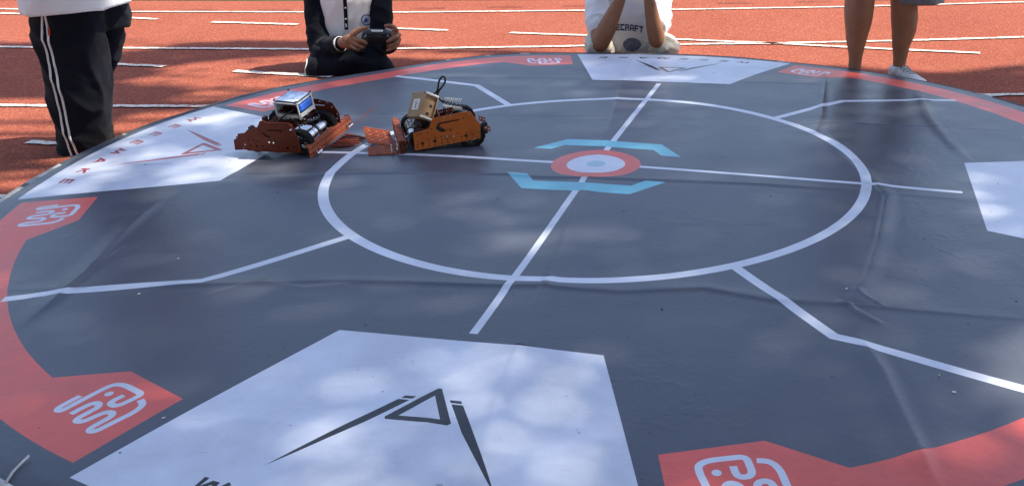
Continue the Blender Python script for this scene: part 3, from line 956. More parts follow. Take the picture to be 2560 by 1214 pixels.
# --- the red robot (its left side is being tipped up)
RA = thing("battle_robot", "dark red wheeled robot carrying a clear battery case, left of the orange robot", "robot", (-1.1524, 0.2148, 0.1046), (R(8.0), 0, R(345)), "sumo robots on the round mat")
pl1 = [(-0.1117, 0.0123), (0.0835, 0.0158), (0.1079, 0.0235), (0.1081, 0.0661), (0.0899, 0.1163), (0.0827, 0.1324), (0.0133, 0.1299), (-0.0034, 0.129), (-0.0225, 0.1339), (-0.0328, 0.1319), (-0.0509, 0.1051), (-0.0865, 0.0939), (-0.1089, 0.0819), (-0.1369, 0.0771), (-0.1425, 0.0568), (-0.1609, 0.0495), (-0.1664, 0.0118), (-0.1177, 0.0165)]
h1 = [hexa(x, z, r) for x, z, r in ((-.120, .035, .004), (-.095, .035, .0034), (-.07, .034, .0045), (-.045, .036, .0034), (.055, .034, .006), (-.1, .055, .003), (-.08, .055, .003), (-.06, .055, .003), (.02, .036, .0034), (.08, .04, .0034), (-.146, .064, .003), (.07, .118, .004), (-.02, .118, .003), (.02, .118, .003), (.04, .09, .003), (-.128, .022, .003))]
h1.append([(-.036, .086), (-.024, .074), (-.006, .070), (-.004, .076), (-.022, .080), (-.030, .090)])
h1.append([(-.01, .097), (.05, .099), (.05, .1035), (-.01, .1015)])
side_plate("side_plate", RA, pl1, h1, 0.0, .0032, 'redal')
pl1b = [(-.150, .03), (.105, .024), (.150, .035), (.152, .082), (.132, .122), (.075, .134), (.0, .134), (-.03, .100), (-.13, .075)]
h1b = [hexa(x, z, .0034) for x, z in ((.14, .06), (.144, .08), (.128, .106), (.11, .122), (.08, .125), (.05, .125), (.02, .125), (.1, .06), (.06, .05), (.02, .05), (.02, .08), (.06, .085))] + [[(.035, .108), (.10, .108), (.10, .113), (.035, .113)]]
side_plate("side_plate", RA, pl1b, h1b, .215, .0032, 'redal')
MB().plate([(-.10, .02), (.09, .02), (.095, .065), (.075, .12), (-.015, .12), (-.04, .10), (-.10, .075)], [], lambda u, v, w: Vector((u, .0055 + w, v)), .002).build("slot_shade_panel", M['blackpl'], RA)  # black sheet standing in for the shade seen through the plate holes
for p in ((.005, -.0016, .053), (-.012, -.0016, .054)): bolt(RA, p, .004, .004, (0, -1, 0))
for x, z in ((.118, .110), (.144, .072), (.09, .125), (.06, .125), (.128, .06)): bolt(RA, (x, .2130, z), .003, .003, (0, -1, 0))
bolt(RA, (.086, -.0016, .108), .0045, .004, (0, -1, 0)); bolt(RA, (-.146, -.0016, .066), .003, .003, (0, -1, 0))
wheel(RA, (.098, .024, .048), .050, .030, spokes=5)
wheel(RA, (-.085, .024, .046), .046, .030, spokes=5)
wheel(RA, (.098, .190, .050), .050, .030, spokes=5)
wheel(RA, (-.085, .190, .046), .046, .030, spokes=5)
for y0, y1 in ((.042, .098), (.116, .172)):
    m_ = MB().cyl((.108, y0, .056), (.108, y1, .056), .0185, n=22); m_.cyl((.108, y0 - .004, .056), (.108, y0, .056), .016, n=18)
    m_.cyl((.108, y1, .056), (.108, y1 + .005, .056), .010, n=16)
    mo = m_.build("motor", M['steel'], RA, auto=40)
    MB().cyl((.108, (y0 + y1) / 2 + .009, .056), (.108, (y0 + y1) / 2 + .0115, .056), .0188, n=22).build("motor_band", M['blackpl'], mo, auto=40)
deck = MB().plate([(-.07, .01), (.06, .01), (.06, .205), (-.07, .205)], [hexa(-.06 + .022 * i, .03 + .025 * j, .0045) for i in range(5) for j in range(7)], lambda u, v, w: Vector((u, v, .083 + w)), .003).build("deck_plate", M['redal'], RA)
for i, yy in enumerate((.045, .075, .105, .14, .17)):
    beam_holes(RA, "cross_beam", (-.055, yy, .087), (.065, yy - .004, .094), .014, .004, 'redal', pitch=.013, teeth=True)
for j, (x, y, z, sx, sy, sz) in enumerate(((.03, .09, .105, .052, .034, .012), (.055, .14, .102, .034, .030, .014), (-.035, .15, .10, .05, .05, .016))):
    b = MB().box((x, y, z), (sx, sy, sz), rotm('Z', 12 * j - 8), bev=.002)
    bo = b.build("circuit_board", M['blackpl'], RA)
    q = MB()
    for k in range(5): q.box((x - sx * .36 + sx * .18 * k, y - sy * .3 + .006 * (k % 2), z + sz / 2 + .003), (.006, .008, .007))
    tag(q.build("connector", M['whitepl'], bo), kind='stuff')
q = MB()
for k in range(8):
    a = Vector((.07 + .004 * k, .07 + .0125 * k, .082 + .002 * (k % 2)))
    q.cyl(a, a + Vector((.006, .002, .012)), .003, n=6)
tag(q.build("spacer_row", M['steel'], RA, auto=40), kind='stuff')
wires(RA, "motor_wire", [[(.095, .05, .07), (.06, .07, .12), (.03, .10, .11), (.0, .12, .115)], [(.1, .12, .073), (.07, .14, .125), (.03, .13, .118), (.02, .10, .115)], [(.10, .17, .07), (.075, .18, .13), (.03, .165, .12)], [(.06, .06, .10), (.09, .10, .11), (.06, .14, .115), (.02, .13, .11)]], 'wire')
wires(RA, "pale_wire", [[(.04, .08, .115), (.075, .095, .122), (.085, .13, .108), (.05, .15, .115)], [(.02, .07, .112), (.055, .075, .125), (.08, .105, .10)]], 'whitepl', .0013)
# clear case with the blue battery
cs = bpy.data.objects.new("battery_case", None); cs.empty_display_size = .05
link(cs, RA)
CASEC = Vector((.040, .118, .150)); CR = rotm('Z', -4) @ rotm('X', 3)
def cbox(name, c, s, m, bev=.0, par=None):
    return MB().box(CASEC + CR @ Vector(c), s, CR, bev=bev).build(name, M[m], par or cs)
LX, LY, LZ = .100, .095, .056
cbox("case_panel", (0, 0, -LZ / 2), (LX, LY, .003), 'acryl')
cbox("case_panel", (0, 0, LZ / 2), (LX * .96, LY * .96, .003), 'acryl')
cbox("case_panel", (0, -LY / 2, 0), (LX * .96, .003, LZ * .92), 'acryl'); cbox("case_panel", (0, LY / 2, 0), (LX * .96, .003, LZ * .92), 'acryl')
cbox("case_panel", (-LX / 2, 0, 0), (.003, LY * .92, LZ * .92), 'acryl')
for sx in (-1, 1):
    for sy in (-1, 1):
        MB().cyl(CASEC + CR @ Vector((sx * LX * .46, sy * LY * .46, -LZ * .60)), CASEC + CR @ Vector((sx * LX * .46, sy * LY * .46, LZ * .60)), .0032, n=10).build("standoff", M['whitepl'], cs, auto=40)
        MB().cyl(CASEC + CR @ Vector((sx * LX * .46, sy * LY * .46, LZ * .60)), CASEC + CR @ Vector((sx * LX * .46, sy * LY * .46, LZ * .65)), .0045, n=8).build("standoff", M['blackpl'], cs, auto=40)
cbox("battery", (.008, .004, .001), (.078, .074, .036), 'blue', .008)
cbox("film", (0, .002, LZ / 2 + .003), (LX * .84, LY * .86, .002), 'film')
cbox("case_edge", (0, -LY / 2 - .001, -LZ * .38), (LX * .90, .003, .012), 'frost'); cbox("case_edge", (LX / 2, 0, -LZ * .37), (.003, LY * .90, .014), 'frost')
cbox("case_edge", (0, -LY / 2 - .001, LZ * .47), (LX * .90, .003, .004), 'frost'); cbox("case_edge", (LX / 2, 0, LZ * .47), (.003, LY * .90, .004), 'frost')
cbox("case_edge", (-LX * .45, -LY / 2 - .001, 0), (.008, .003, LZ * .9), 'frost')
cbox("battery_wrap", (.008, .004, .0205), (.06, .056, .002), 'whitepl', .0008)
cbox("battery_end", (-.004, -.036, -.001), (.074, .010, .032), 'blackpl', .004)
MB().tube(chaikin3([CASEC + Vector((.022, -.046, -.002)), CASEC + Vector((-.02, -.062, -.022)), CASEC + Vector((-.045, -.06, -.05)), CASEC + Vector((-.043, -.03, -.075))]), .0033, 8).build("battery_cable", M['wire'], cs, True)
# front beam with the two hinged flaps
beam_holes(RA, "front_beam", (.146, -.012, .006), (.150, .285, .000), .042, .003, 'redtread', pitch=.0145, rows=2, teeth=True)
beam_holes(RA, "front_beam", (.146, -.012, .0485), (.150, .285, .042), .013, .003, 'redtread', pitch=.0135, up=(-1, 0, .12))
MB().box((.136, .137, .022), (.004, .286, .036)).build("hole_shade_strip", M['blackpl'], RA)  # black strip behind the beam, put there so its holes look shaded
for yy in (.0, .28):
    MB().box((.139, yy, .024), (.016, .004, .044)).build("beam_end", M['redal'], RA)
tread(RA, "flap", [(.168, .080, .010), (.255, .135, -.012), (.245, .245, -.026), (.160, .225, -.004)], 'redal', ribs=6)
wv = V3_(-.494, .783, -.376)
fa, fb = V3_(.177, .176, .020), V3_(.278, .268, .092)
MB().add([fa - wv * .018, fb - wv * .018, fb + wv * .018, fa + wv * .018, fa - wv * .018 + V3_(-.001, 0, .0024), fb - wv * .018 + V3_(-.001, 0, .0024), fb + wv * .018 + V3_(-.001, 0, .0024), fa + wv * .018 + V3_(-.001, 0, .0024)], [(0, 1, 2, 3), (4, 5, 6, 7), (0, 1, 5, 4), (1, 2, 6, 5), (2, 3, 7, 6), (3, 0, 4, 7)]).build("flap", M['redtread'], RA)
for yy in (.03, .26):
    MB().cyl((.160, yy - .016, .012), (.160, yy + .016, .012), .004, n=10).build("hinge_pin", M['steel'], RA, auto=40)
    for k in (-.012, .012): bolt(RA, (.152, yy + k, .020), .0035, .006, (1, 0, 0))
MB().box((-.158, .02, .031), (.018, .03, .036), bev=.002).build("rear_bracket", M['redal'], RA)
for y0 in (.10, .19): MB().box((-.152, y0, .045), (.014, .022, .034), bev=.002).build("rear_bracket", M['redal'], RA)

# --- the orange robot
RB = thing("battle_robot", "orange plated wheeled robot carrying a leaning plywood battery box with black cable loop", "robot", (-0.5304, 0.1979, 0.1169), (0, 0, R(194)), "sumo robots on the round mat")
h2 = [[(0.0939, 0.0391), (0.0911, 0.0418), (0.0873, 0.0423), (0.0839, 0.0404), (0.0823, 0.037), (0.083, 0.0332), (0.0858, 0.0306), (0.0896, 0.0301), (0.0929, 0.0319), (0.0946, 0.0354)], [(0.0502, 0.0434), (0.0474, 0.0461), (0.0436, 0.0466), (0.0403, 0.0447), (0.0386, 0.0413), (0.0393, 0.0375), (0.0421, 0.0349), (0.0459, 0.0344), (0.0493, 0.0362), (0.0509, 0.0397)], [(-0.0612, 0.0543), (-0.064, 0.0569), (-0.0678, 0.0574), (-0.0712, 0.0556), (-0.0728, 0.0521), (-0.0721, 0.0483), (-0.0693, 0.0457), (-0.0655, 0.0452), (-0.0622, 0.047), (-0.0605, 0.0505)], [(0.1067, 0.0692), (0.1042, 0.0707), (0.1017, 0.0693), (0.1016, 0.0664), (0.1041, 0.0649), (0.1066, 0.0663)], [(0.0921, 0.0724), (0.0896, 0.0739), (0.087, 0.0725), (0.087, 0.0696), (0.0895, 0.0681), (0.092, 0.0695)], [(0.0704, 0.0744), (0.0679, 0.0759), (0.0654, 0.0746), (0.0653, 0.0717), (0.0678, 0.0701), (0.0703, 0.0715)], [(0.0548, 0.0878), (0.0523, 0.0893), (0.0498, 0.0879), (0.0497, 0.085), (0.0522, 0.0835), (0.0547, 0.0849)], [(0.1074, 0.0466), (0.1049, 0.0481), (0.1023, 0.0467), (0.1023, 0.0438), (0.1047, 0.0423), (0.1073, 0.0437)], [(0.1071, 0.0345), (0.1046, 0.036), (0.102, 0.0346), (0.102, 0.0317), (0.1045, 0.0302), (0.107, 0.0316)], [(0.1081, 0.0239), (0.1056, 0.0254), (0.103, 0.024), (0.103, 0.0211), (0.1054, 0.0196), (0.108, 0.021)], [(0.0892, 0.0259), (0.0867, 0.0274), (0.0841, 0.026), (0.0841, 0.0231), (0.0866, 0.0216), (0.0891, 0.023)], [(0.0681, 0.0516), (0.0656, 0.0531), (0.0631, 0.0517), (0.063, 0.0488), (0.0655, 0.0473), (0.068, 0.0487)], [(0.0678, 0.0385), (0.0654, 0.04), (0.0628, 0.0386), (0.0628, 0.0357), (0.0652, 0.0342), (0.0678, 0.0356)], [(0.0674, 0.0278), (0.0649, 0.0293), (0.0623, 0.028), (0.0623, 0.0251), (0.0647, 0.0235), (0.0673, 0.0249)], [(0.0448, 0.0547), (0.0423, 0.0562), (0.0397, 0.0548), (0.0397, 0.0519), (0.0422, 0.0504), (0.0447, 0.0518)], [(0.0454, 0.0304), (0.043, 0.0319), (0.0404, 0.0305), (0.0403, 0.0276), (0.0428, 0.0261), (0.0454, 0.0275)], [(0.0243, 0.0574), (0.0218, 0.0589), (0.0193, 0.0575), (0.0192, 0.0546), (0.0217, 0.0531), (0.0242, 0.0545)], [(0.0224, 0.0451), (0.02, 0.0466), (0.0174, 0.0452), (0.0174, 0.0423), (0.0198, 0.0408), (0.0224, 0.0422)], [(0.0235, 0.033), (0.021, 0.0345), (0.0184, 0.0331), (0.0184, 0.0302), (0.0209, 0.0287), (0.0234, 0.0301)], [(0.0021, 0.0448), (-0.0003, 0.0463), (-0.0029, 0.0449), (-0.0029, 0.042), (-0.0005, 0.0405), (0.0021, 0.0419)], [(0.0015, 0.035), (-0.001, 0.0365), (-0.0035, 0.0351), (-0.0036, 0.0322), (-0.0011, 0.0307), (0.0014, 0.0321)], [(-0.0206, 0.0382), (-0.0231, 0.0397), (-0.0256, 0.0383), (-0.0257, 0.0355), (-0.0232, 0.0339), (-0.0207, 0.0353)], [(-0.0357, 0.0628), (-0.0382, 0.0643), (-0.0407, 0.0629), (-0.0408, 0.06), (-0.0383, 0.0585), (-0.0358, 0.0599)], [(-0.0479, 0.0511), (-0.0504, 0.0526), (-0.0529, 0.0512), (-0.053, 0.0483), (-0.0505, 0.0468), (-0.048, 0.0482)], [(-0.065, 0.0639), (-0.0675, 0.0654), (-0.07, 0.064), (-0.0701, 0.0611), (-0.0676, 0.0596), (-0.065, 0.061)], [(-0.0647, 0.041), (-0.0672, 0.0425), (-0.0697, 0.0412), (-0.0698, 0.0383), (-0.0673, 0.0367), (-0.0648, 0.0381)], [(-0.0842, 0.0662), (-0.0867, 0.0677), (-0.0892, 0.0663), (-0.0893, 0.0634), (-0.0868, 0.0619), (-0.0843, 0.0633)], [(-0.0863, 0.0553), (-0.0888, 0.0568), (-0.0913, 0.0554), (-0.0914, 0.0525), (-0.0889, 0.051), (-0.0864, 0.0524)], [(-0.0869, 0.043), (-0.0894, 0.0446), (-0.0919, 0.0432), (-0.092, 0.0403), (-0.0895, 0.0388), (-0.087, 0.0402)], [(-0.1077, 0.0458), (-0.1102, 0.0473), (-0.1127, 0.0459), (-0.1128, 0.043), (-0.1103, 0.0415), (-0.1078, 0.0429)], [(-0.0589, 0.1176), (-0.0613, 0.1191), (-0.0639, 0.1177), (-0.0639, 0.1148), (-0.0615, 0.1133), (-0.0589, 0.1147)], [(0.0246, 0.1069), (0.0028, 0.1093), (-0.0205, 0.1115), (-0.0462, 0.1142), (-0.0473, 0.1099), (-0.0215, 0.1066), (0.0194, 0.1005), (0.0244, 0.0925), (0.0052, 0.0803), (0.0059, 0.0722), (0.0218, 0.0727), (0.0389, 0.0847), (0.0342, 0.0963)], [(0.0021, 0.083), (0.0004, 0.0829), (-0.0009, 0.0776), (-0.0034, 0.0835), (-0.0042, 0.0828), (-0.0017, 0.0733), (0.0, 0.0735)], [(-0.0079, 0.0822), (-0.0097, 0.082), (-0.011, 0.0768), (-0.0135, 0.0826), (-0.0143, 0.0819), (-0.0118, 0.0725), (-0.0101, 0.0726)], [(-0.0157, 0.0815), (-0.0174, 0.0814), (-0.0188, 0.0761), (-0.0213, 0.0819), (-0.0221, 0.0813), (-0.0196, 0.0718), (-0.0178, 0.072)]]
pl2 = [(0.1165, 0.0129), (-0.1172, 0.0377), (-0.1206, 0.0862), (-0.0891, 0.137), (-0.0777, 0.1395), (0.0432, 0.124), (0.0514, 0.1127), (0.0623, 0.0867), (0.1176, 0.0765)]
side_plate("side_plate", RB, pl2, h2, 0.0, .0034, 'orange')
for p in [(0.0014, 0.0573), (-0.0217, 0.0552)]: bolt(RB, (p[0], .0017, p[1]), .0048, .005, (0, 1, 0))
for p in [(-0.0814, 0.1302), (-0.1133, 0.067), (-0.0173, 0.1259), (0.0073, 0.124)]: bolt(RB, (p[0], .0017, p[1]), .003, .002, (0, 1, 0))
pl2b = [(.116, .02), (-.117, .026), (-.121, .07), (-.095, .085), (.05, .082), (.117, .06)]
side_plate("side_plate", RB, pl2b, [hexa(x, .045, .004) for x in (-.09, -.06, -.03, 0, .03, .06)], -.205, .0034, 'redal')
wheel(RB, (-.088, -.020, .050), .050, .030, spokes=5)
wheel(RB, (.113, -.185, .057), .041, .026, spokes=8)
wheel(RB, (-.072, -.185, .066), .051, .030, spokes=5)
wheel(RB, (.092, -.022, .046), .038, .024, spokes=5)
MB().plate([(-.11, -.19), (.10, -.19), (.10, -.01), (-.11, -.01)], [hexa(-.09 + .025 * i, -.16 + .03 * j, .005) for i in range(8) for j in range(5)], lambda u, v, w: Vector((u, v, .072 + w)), .003).build("deck_plate", M['redal'], RB)
for y0, y1 in ((-.165, -.115), (-.095, -.045)):
    MB().cyl((.118, y0, .050), (.118, y1, .050), .0185, n=20).build("motor", M['steel'], RB, auto=40)
for xx, z0 in ((.02, .078), (-.01, .088), (-.04, .078)):
    beam_holes(RB, "cross_beam", (xx, -.18, z0), (xx, -.01, z0 + .01), .040 if xx == .02 else .022, .004, 'redal', pitch=.013, rows=2 if xx == .02 else 1)
beam_holes(RB, "cross_beam", (.03, -.12, .10), (-.03, -.05, .128), .018, .004, 'redal', pitch=.012)
for j, (x, y, z, sx, sy, sz) in enumerate(((-.045, -.12, .112, .05, .05, .014), (-.07, -.07, .115, .03, .03, .016), (.07, -.10, .085, .05, .06, .02))):
    MB().box((x, y, z), (sx, sy, sz), rotm('Z', 10 * j), bev=.002).build("circuit_board", M['blackpl'], RB)
MB().plate([(.105, .025), (-.112, .045), (-.112, .082), (-.085, .128), (.038, .115), (.058, .082), (.105, .070)], [], lambda u, v, w: Vector((u, -.006 + w, v)), .002).build("slot_shade_panel", M['blackpl'], RB)  # shade inside the orange plate's slots, put in as a black backing
# coiled wires
zig = []
for k in range(46):
    a = k * .9
    zig.append((-.005 - .0017 * k, -.125 + .006 * math.cos(a) + .0003 * k, .150 - .0006 * k + .008 * math.sin(a)))
MB().tube(zig, .0017, 6).build("coiled_wire", M['wire'], RB, True)
zig = []
for k in range(40):
    a = k * .9
    zig.append((.0 - .0016 * k, -.085 + .005 * math.cos(a), .136 - .0004 * k + .006 * math.sin(a)))
MB().tube(zig, .0017, 6).build("coiled_wire", M['wire'], RB, True)
q = MB()
for k in range(14):
    q.box((-.004 - .0048 * k, -.080 + .003 * (k % 2), .142 - .001 * k), (.0028, .006, .014), rotm('Y', 24))
for k in range(9):
    q.box((-.012 - .0070 * k, -.128 + .004 * (k % 2), .158 - .0012 * k), (.003, .005, .012), rotm('Y', -30))
tag(q.build("pin_header", M['whitepl'], RB), kind='stuff')
wires(RB, "motor_wire", [[(.0, -.1, .16), (-.02, -.11, .146), (-.05, -.12, .135), (-.08, -.14, .11)], [(-.02, -.06, .115), (-.05, -.09, .14), (-.085, -.12, .125), (-.095, -.16, .10)], [(.09, -.1, .09), (.10, -.12, .08), (.115, -.14, .07)], [(.07, -.06, .095), (.095, -.07, .09), (.11, -.08, .068)]], 'wire', .0022)
# plywood battery box, leaning
BXC = Vector((0.0707, -0.1, 0.1421)); BX = Matrix([(-0.41616, 0.88192, 0.22142), (-0.83496, -0.27421, -0.47713), (-0.36007, -0.38344, 0.85048)]).transposed()      # columns: along the side, depth, up
LU, LW, LV = .100, .0515, .0936
def bbox(name, c, s, m, bev=0.0, par=None):
    return MB().box(BXC + BX @ Vector(c), s, BX, bev=bev).build(name, M[m], par or RB)
bxo = bbox("battery_box", (-.004, 0, 0), (LU - .012, LW - .008, LV - .004), 'wood')
bbox("box_panel", (0, -LW / 2, 0), (LU, .004, LV), 'wood', par=bxo, bev=.001); bbox("box_panel", (0, LW / 2, 0), (LU, .004, LV), 'wood', par=bxo, bev=.001)
for sz in (-1, 1):
    MB().cyl(BXC + BX @ Vector((LU * .46, -LW * .5, sz * LV * .46)), BXC + BX @ Vector((LU * .46, LW * .5, sz * LV * .46)), .0048, n=10).build("standoff", M['whitepl'], bxo, auto=40)
    for sx in (-1, 1):
        MB().cyl(BXC + BX @ Vector((sx * LU * .44, -LW / 2 - .002, sz * LV * .44)), BXC + BX @ Vector((sx * LU * .44, -LW / 2 - .0036, sz * LV * .44)), .0028, n=8).build("bolt", M['blackpl'], bxo, auto=40)
for k in ((.010, .004), (.004, -.026)):
    MB().cyl(BXC + BX @ Vector((LU / 2 - .011, k[0], k[1])), BXC + BX @ Vector((LU / 2 - .009, k[0], k[1])), .006, n=10).build("cable_hole", M['blackpl'], bxo, auto=40)
lab = bbox("paper_label", (0, -LW / 2 - .0024, .0), (.048, .0006, .040), 'paper', par=bxo)
q = MB()
for k, (dx, dz, w_, h_) in enumerate(((0, .010, .018, .0022), (-.004, .006, .010, .002), (.006, .001, .016, .002), (0, -.003, .008, .006), (0, -.010, .018, .002), (.004, -.013, .008, .003))):
    q.box(BXC + BX @ Vector((dx, -LW / 2 - .003, dz)), (w_, .0004, h_), BX)
tag(q.build("handwriting", M['ink'], lab), kind='stuff')
MB().tube(chaikin3([(.048, -.085, .178), (.034, -.082, .186), (.018, -.08, .197), (.012, -.08, .212), (.009, -.08, .232), (-.002, -.08, .249), (-.013, -.08, .252), (-.017, -.08, .238), (-.008, -.08, .220), (.008, -.08, .204), (.016, -.083, .190), (.016, -.09, .176), (.005, -.10, .160), (-.005, -.11, .150)]), .0036, 8).build("battery_cable", M['wire'], RB, True)
# front beam and flaps
fb_ = MB()
p0_, p1_ = Vector((.170, -.250, .066)), Vector((.160, .004, .050))
for xo in (.0, .0):
    fb_.add([p0_ + Vector((-.008, 0, -.052)), p0_ + Vector((.008, 0, -.052)), p0_ + Vector((.008, 0, 0)), p0_ + Vector((-.008, 0, 0)), p1_ + Vector((-.008, 0, -.048)), p1_ + Vector((.008, 0, -.048)), p1_ + Vector((.008, 0, 0)), p1_ + Vector((-.008, 0, 0))], [(3, 2, 1, 0), (4, 5, 6, 7), (0, 1, 5, 4), (1, 2, 6, 5), (2, 3, 7, 6), (3, 0, 4, 7)])
    break
fbo = fb_.build("front_beam", M['redal'], RB)
rb_ = MB()
for i in range(17):
    c_ = p0_.lerp(p1_, (i + .5) / 17)
    rb_.box(c_ + Vector((0, 0, .002)), (.022, .0078, .006), bev=.0012)
    rb_.box(c_ + Vector((.0095, 0, -.024)), (.004, .0072, .040), bev=.001)
tag(rb_.build("rib", M['redtread'], fbo), kind='stuff')
for k_ in (-.036, -.014):
    hb_ = MB()
    for i in range(12):
        c_ = p1_ + Vector((0, .0006, k_ + .002)); break
    hb_.box(c_, (.007, .001, .010)); hb_.build("beam_hole", M['blackpl'], fbo)
beam_holes(RB, "front_beam", (.150, -.24, .030), (.146, .0, .016), .030, .004, 'redal', pitch=.0135, rows=2)
for yy in (-.20, -.12, -.05):
    beam_holes(RB, "arm_beam", (.165, yy, .030), (.09, yy, .046), .014, .004, 'redal', pitch=.0125)
for yy in (-.02,):
    beam_holes(RB, "arm_beam", (.155, yy, .026), (.10, yy, .044), .016, .010, 'redal', pitch=.0125)
tread(RB, "flap", [(.292, -.270, .040), (.196, -.200, .034), (.180, -.066, .012), (.276, -.150, .012)], 'redtread', ribs=10)
tread(RB, "flap", [(.278, -.106, .006), (.178, -.098, .010), (.176, .004, .008), (.278, -.026, .003)], 'redtread', ribs=8)
for yy in (-.20, -.13, -.06, -.01):
    MB().cyl((.176, yy - .014, .020), (.176, yy + .014, .020), .004, n=10).build("hinge_pin", M['steel'], RB, auto=40)
    for k in (-.010, .010):
        bolt(RB, (.172, yy + k, .034), .0032, .007, (1, 0, .1))
        bolt(RB, (.196, yy + k, .014), .0032, .006, (0, 0, 1))
for z0 in (.052, .080):
    MB().box((-.138, -.03, z0), (.020, .018, .014), rotm('Y', 20), bev=.002).build("rear_bracket", M['blackpl'], RB)
beam_holes(RB, "rear_bracket", (-.125, -.03, .062), (-.158, -.03, .050), .020, .006, 'redtread', pitch=.011)
beam_holes(RB, "rear_bracket", (-.122, -.06, .086), (-.145, -.06, .078), .018, .006, 'redtread', pitch=.011)

# ------------------------------------------------------------------ small things on the mat
def stick(name, label, cat, pts, r, m):
    MB().tube([Vector((x, y, zmat(x, y) + dz)) for x, y, dz in pts], r, 7).build(name, M[m], None, True)
    o = bpy.data.objects[-1] if False else col.objects[-1]
    return tag(o, label, cat)
sp_ = [(-1.056, -1.6553), (-1.0555, -1.6313), (-1.0514, -1.6104), (-1.0458, -1.5916)]
stick("twig", "thin pale stick lying at the near left rim of the mat", "stick", [(p[0], p[1], .004 + .003 * (i == 3)) for i, p in enumerate(sp_)], .0024, 'frost')
def scrap(label, p, s, m='paper', rz=20):
    x, y = p; z = zmat(x, y)
    b = MB().box((0, 0, .0015), (s, s * .55, .002), rotm('Z', rz) @ rotm('X', 9))
    o = b.build("paper_scrap", M[m], None)
    o.location = (x, y, z)
    return tag(o, label, "scrap")
scrap("tiny white scrap on the far rim of the mat between the two sitting people", [(-0.7817, 1.7991)][0], .020)
scrap("tiny white fleck on the mat above the left branch line", [(-1.1394, -0.6787)][0], .006)
scrap("tiny white fleck on the mat just under the left branch line", [(-1.1512, -0.8941)][0], .007, rz=60)
scrap("small pale fleck beside the crumpled fold at right", [(0.638, -0.9543)][0], .007, rz=50)
scrap("tiny pale fleck near the lower right end of the branch line", [(0.7459, -1.3562)][0], .004)
scrap("thin pale fleck below the lower right branch line", [(0.7569, -1.4198)][0], .008, rz=-20)
scrap("pale fleck on the grey gap beside the red emblem at lower left", [(-0.8406, -1.475)][0], .006)

gb = MB()
for _ in range(36):
    a_ = random.uniform(0, 2 * math.pi); r_ = 1.85 * math.sqrt(random.random())
    x, y = r_ * math.cos(a_), r_ * math.sin(a_)
    z = zmat(x, y); s_ = random.uniform(.0010, .0024)
    gb.box((x, y, z + s_ * .4), (s_ * random.uniform(1, 2.2), s_, s_ * .8), rotm('Z', random.uniform(0, 180)))
tag(gb.build("rubber_crumbs", M['soil'], None), "dark rubber crumbs and grit scattered over the round mat", None, 'stuff')
# ------------------------------------------------------------------ people
def V(*a): return Vector(a)

def limb(mb, pts, rs, n=16, cap=True):
    """tapered limb with rounded ends, joints blended by spheres"""
    pts = [Vector(p) for p in pts]
    for (p, q), (r0, r1) in zip(zip(pts[:-1], pts[1:]), zip(rs[:-1], rs[1:])):
        mb.cyl(p, q, r0, r1, n=n)
    for p, r in zip(pts, rs):
        mb.ell(p, (r * .995,) * 3, nu=n, nv=10)
    return mb

def head_into(mb, c, s=1.0, face=Vector((0, -1, 0))):
    """skull, jaw, nose, ears; c = centre of the head"""
    c = Vector(c)
    q = face.to_track_quat('-Y', 'Z').to_matrix()
    def P(x, y, z): return c + q @ (Vector((x, y, z)) * s)
    mb.ell(c, (.072 * s, .090 * s, .098 * s), q, 20, 14)
    mb.ell(P(0, -.022, -.048), (.055 * s, .062 * s, .062 * s), q, 16, 10)
    mb.ell(P(0, -.052, -.085), (.024 * s, .022 * s, .020 * s), q, 12, 8)
    mb.cyl(P(0, -.086, .004), P(0, -.101, -.026), .008 * s, .013 * s, n=8)
    mb.ell(P(0, -.098, -.028), (.014 * s, .011 * s, .009 * s), q, 10, 6)
    for sx in (-1, 1):
        mb.ell(P(sx * .073, .008, -.010), (.010 * s, .018 * s, .030 * s), q, 10, 8)
        mb.ell(P(sx * .040, -.070, -.025), (.022 * s, .016 * s, .020 * s), q, 10, 8)
    mb.ell(P(0, -.083, -.057), (.024 * s, .010 * s, .006 * s), q, 10, 6)
    mb.ell(P(0, -.081, -.067), (.020 * s, .010 * s, .006 * s), q, 10, 6)
    return P, q

def face_bits(root, body, P, q, s):
    for sx in (-1, 1):
        MB().ell(P(sx * .030, -.0795, .006), (.0105 * s, .005 * s, .0042 * s), q, 12, 8).build("eye", M['whitepl'], body, True)
        MB().ell(P(sx * .030, -.0838, .006), (.0046 * s, .0016 * s, .0040 * s), q, 10, 6).build("iris", M['hair'], body, True)
        MB().tube([P(sx * .014, -.086, .024), P(sx * .030, -.088, .029), P(sx * .046, -.080, .024)], .0032 * s, 6).build("eyebrow", M['hair'], body, True)

def hair_cap(root, P, q, c, s):
    hb = MB()
    hb.ell(P(0, .012, .022), (.080 * s, .094 * s, .094 * s), q, 24, 16)
    for k in range(26):
        a = math.pi * (k / 25.0) * 1.25 - .4
        x = .074 * math.cos(a); y = .020 + .080 * math.sin(a)
        hb.ell(P(x, y, -.012 + .012 * math.sin(k * 2.1)), (.016 * s, .016 * s, .036 * s), q, 8, 6)
    for k in range(9):
        x = -.058 + .0145 * k
        hb.ell(P(x, -.070 + abs(x) * .35, .048 - .004 * (k % 3)), (.013 * s, .013 * s, .026 * s), q, 8, 6)
    me = remesh(hb, .007 * s, 2)
    displace(me, lambda co: folds(co, 55, (0, 0, 1), 5, 3.0) * .0018)
    return skin_obj("hair", me, M['hair'], root)

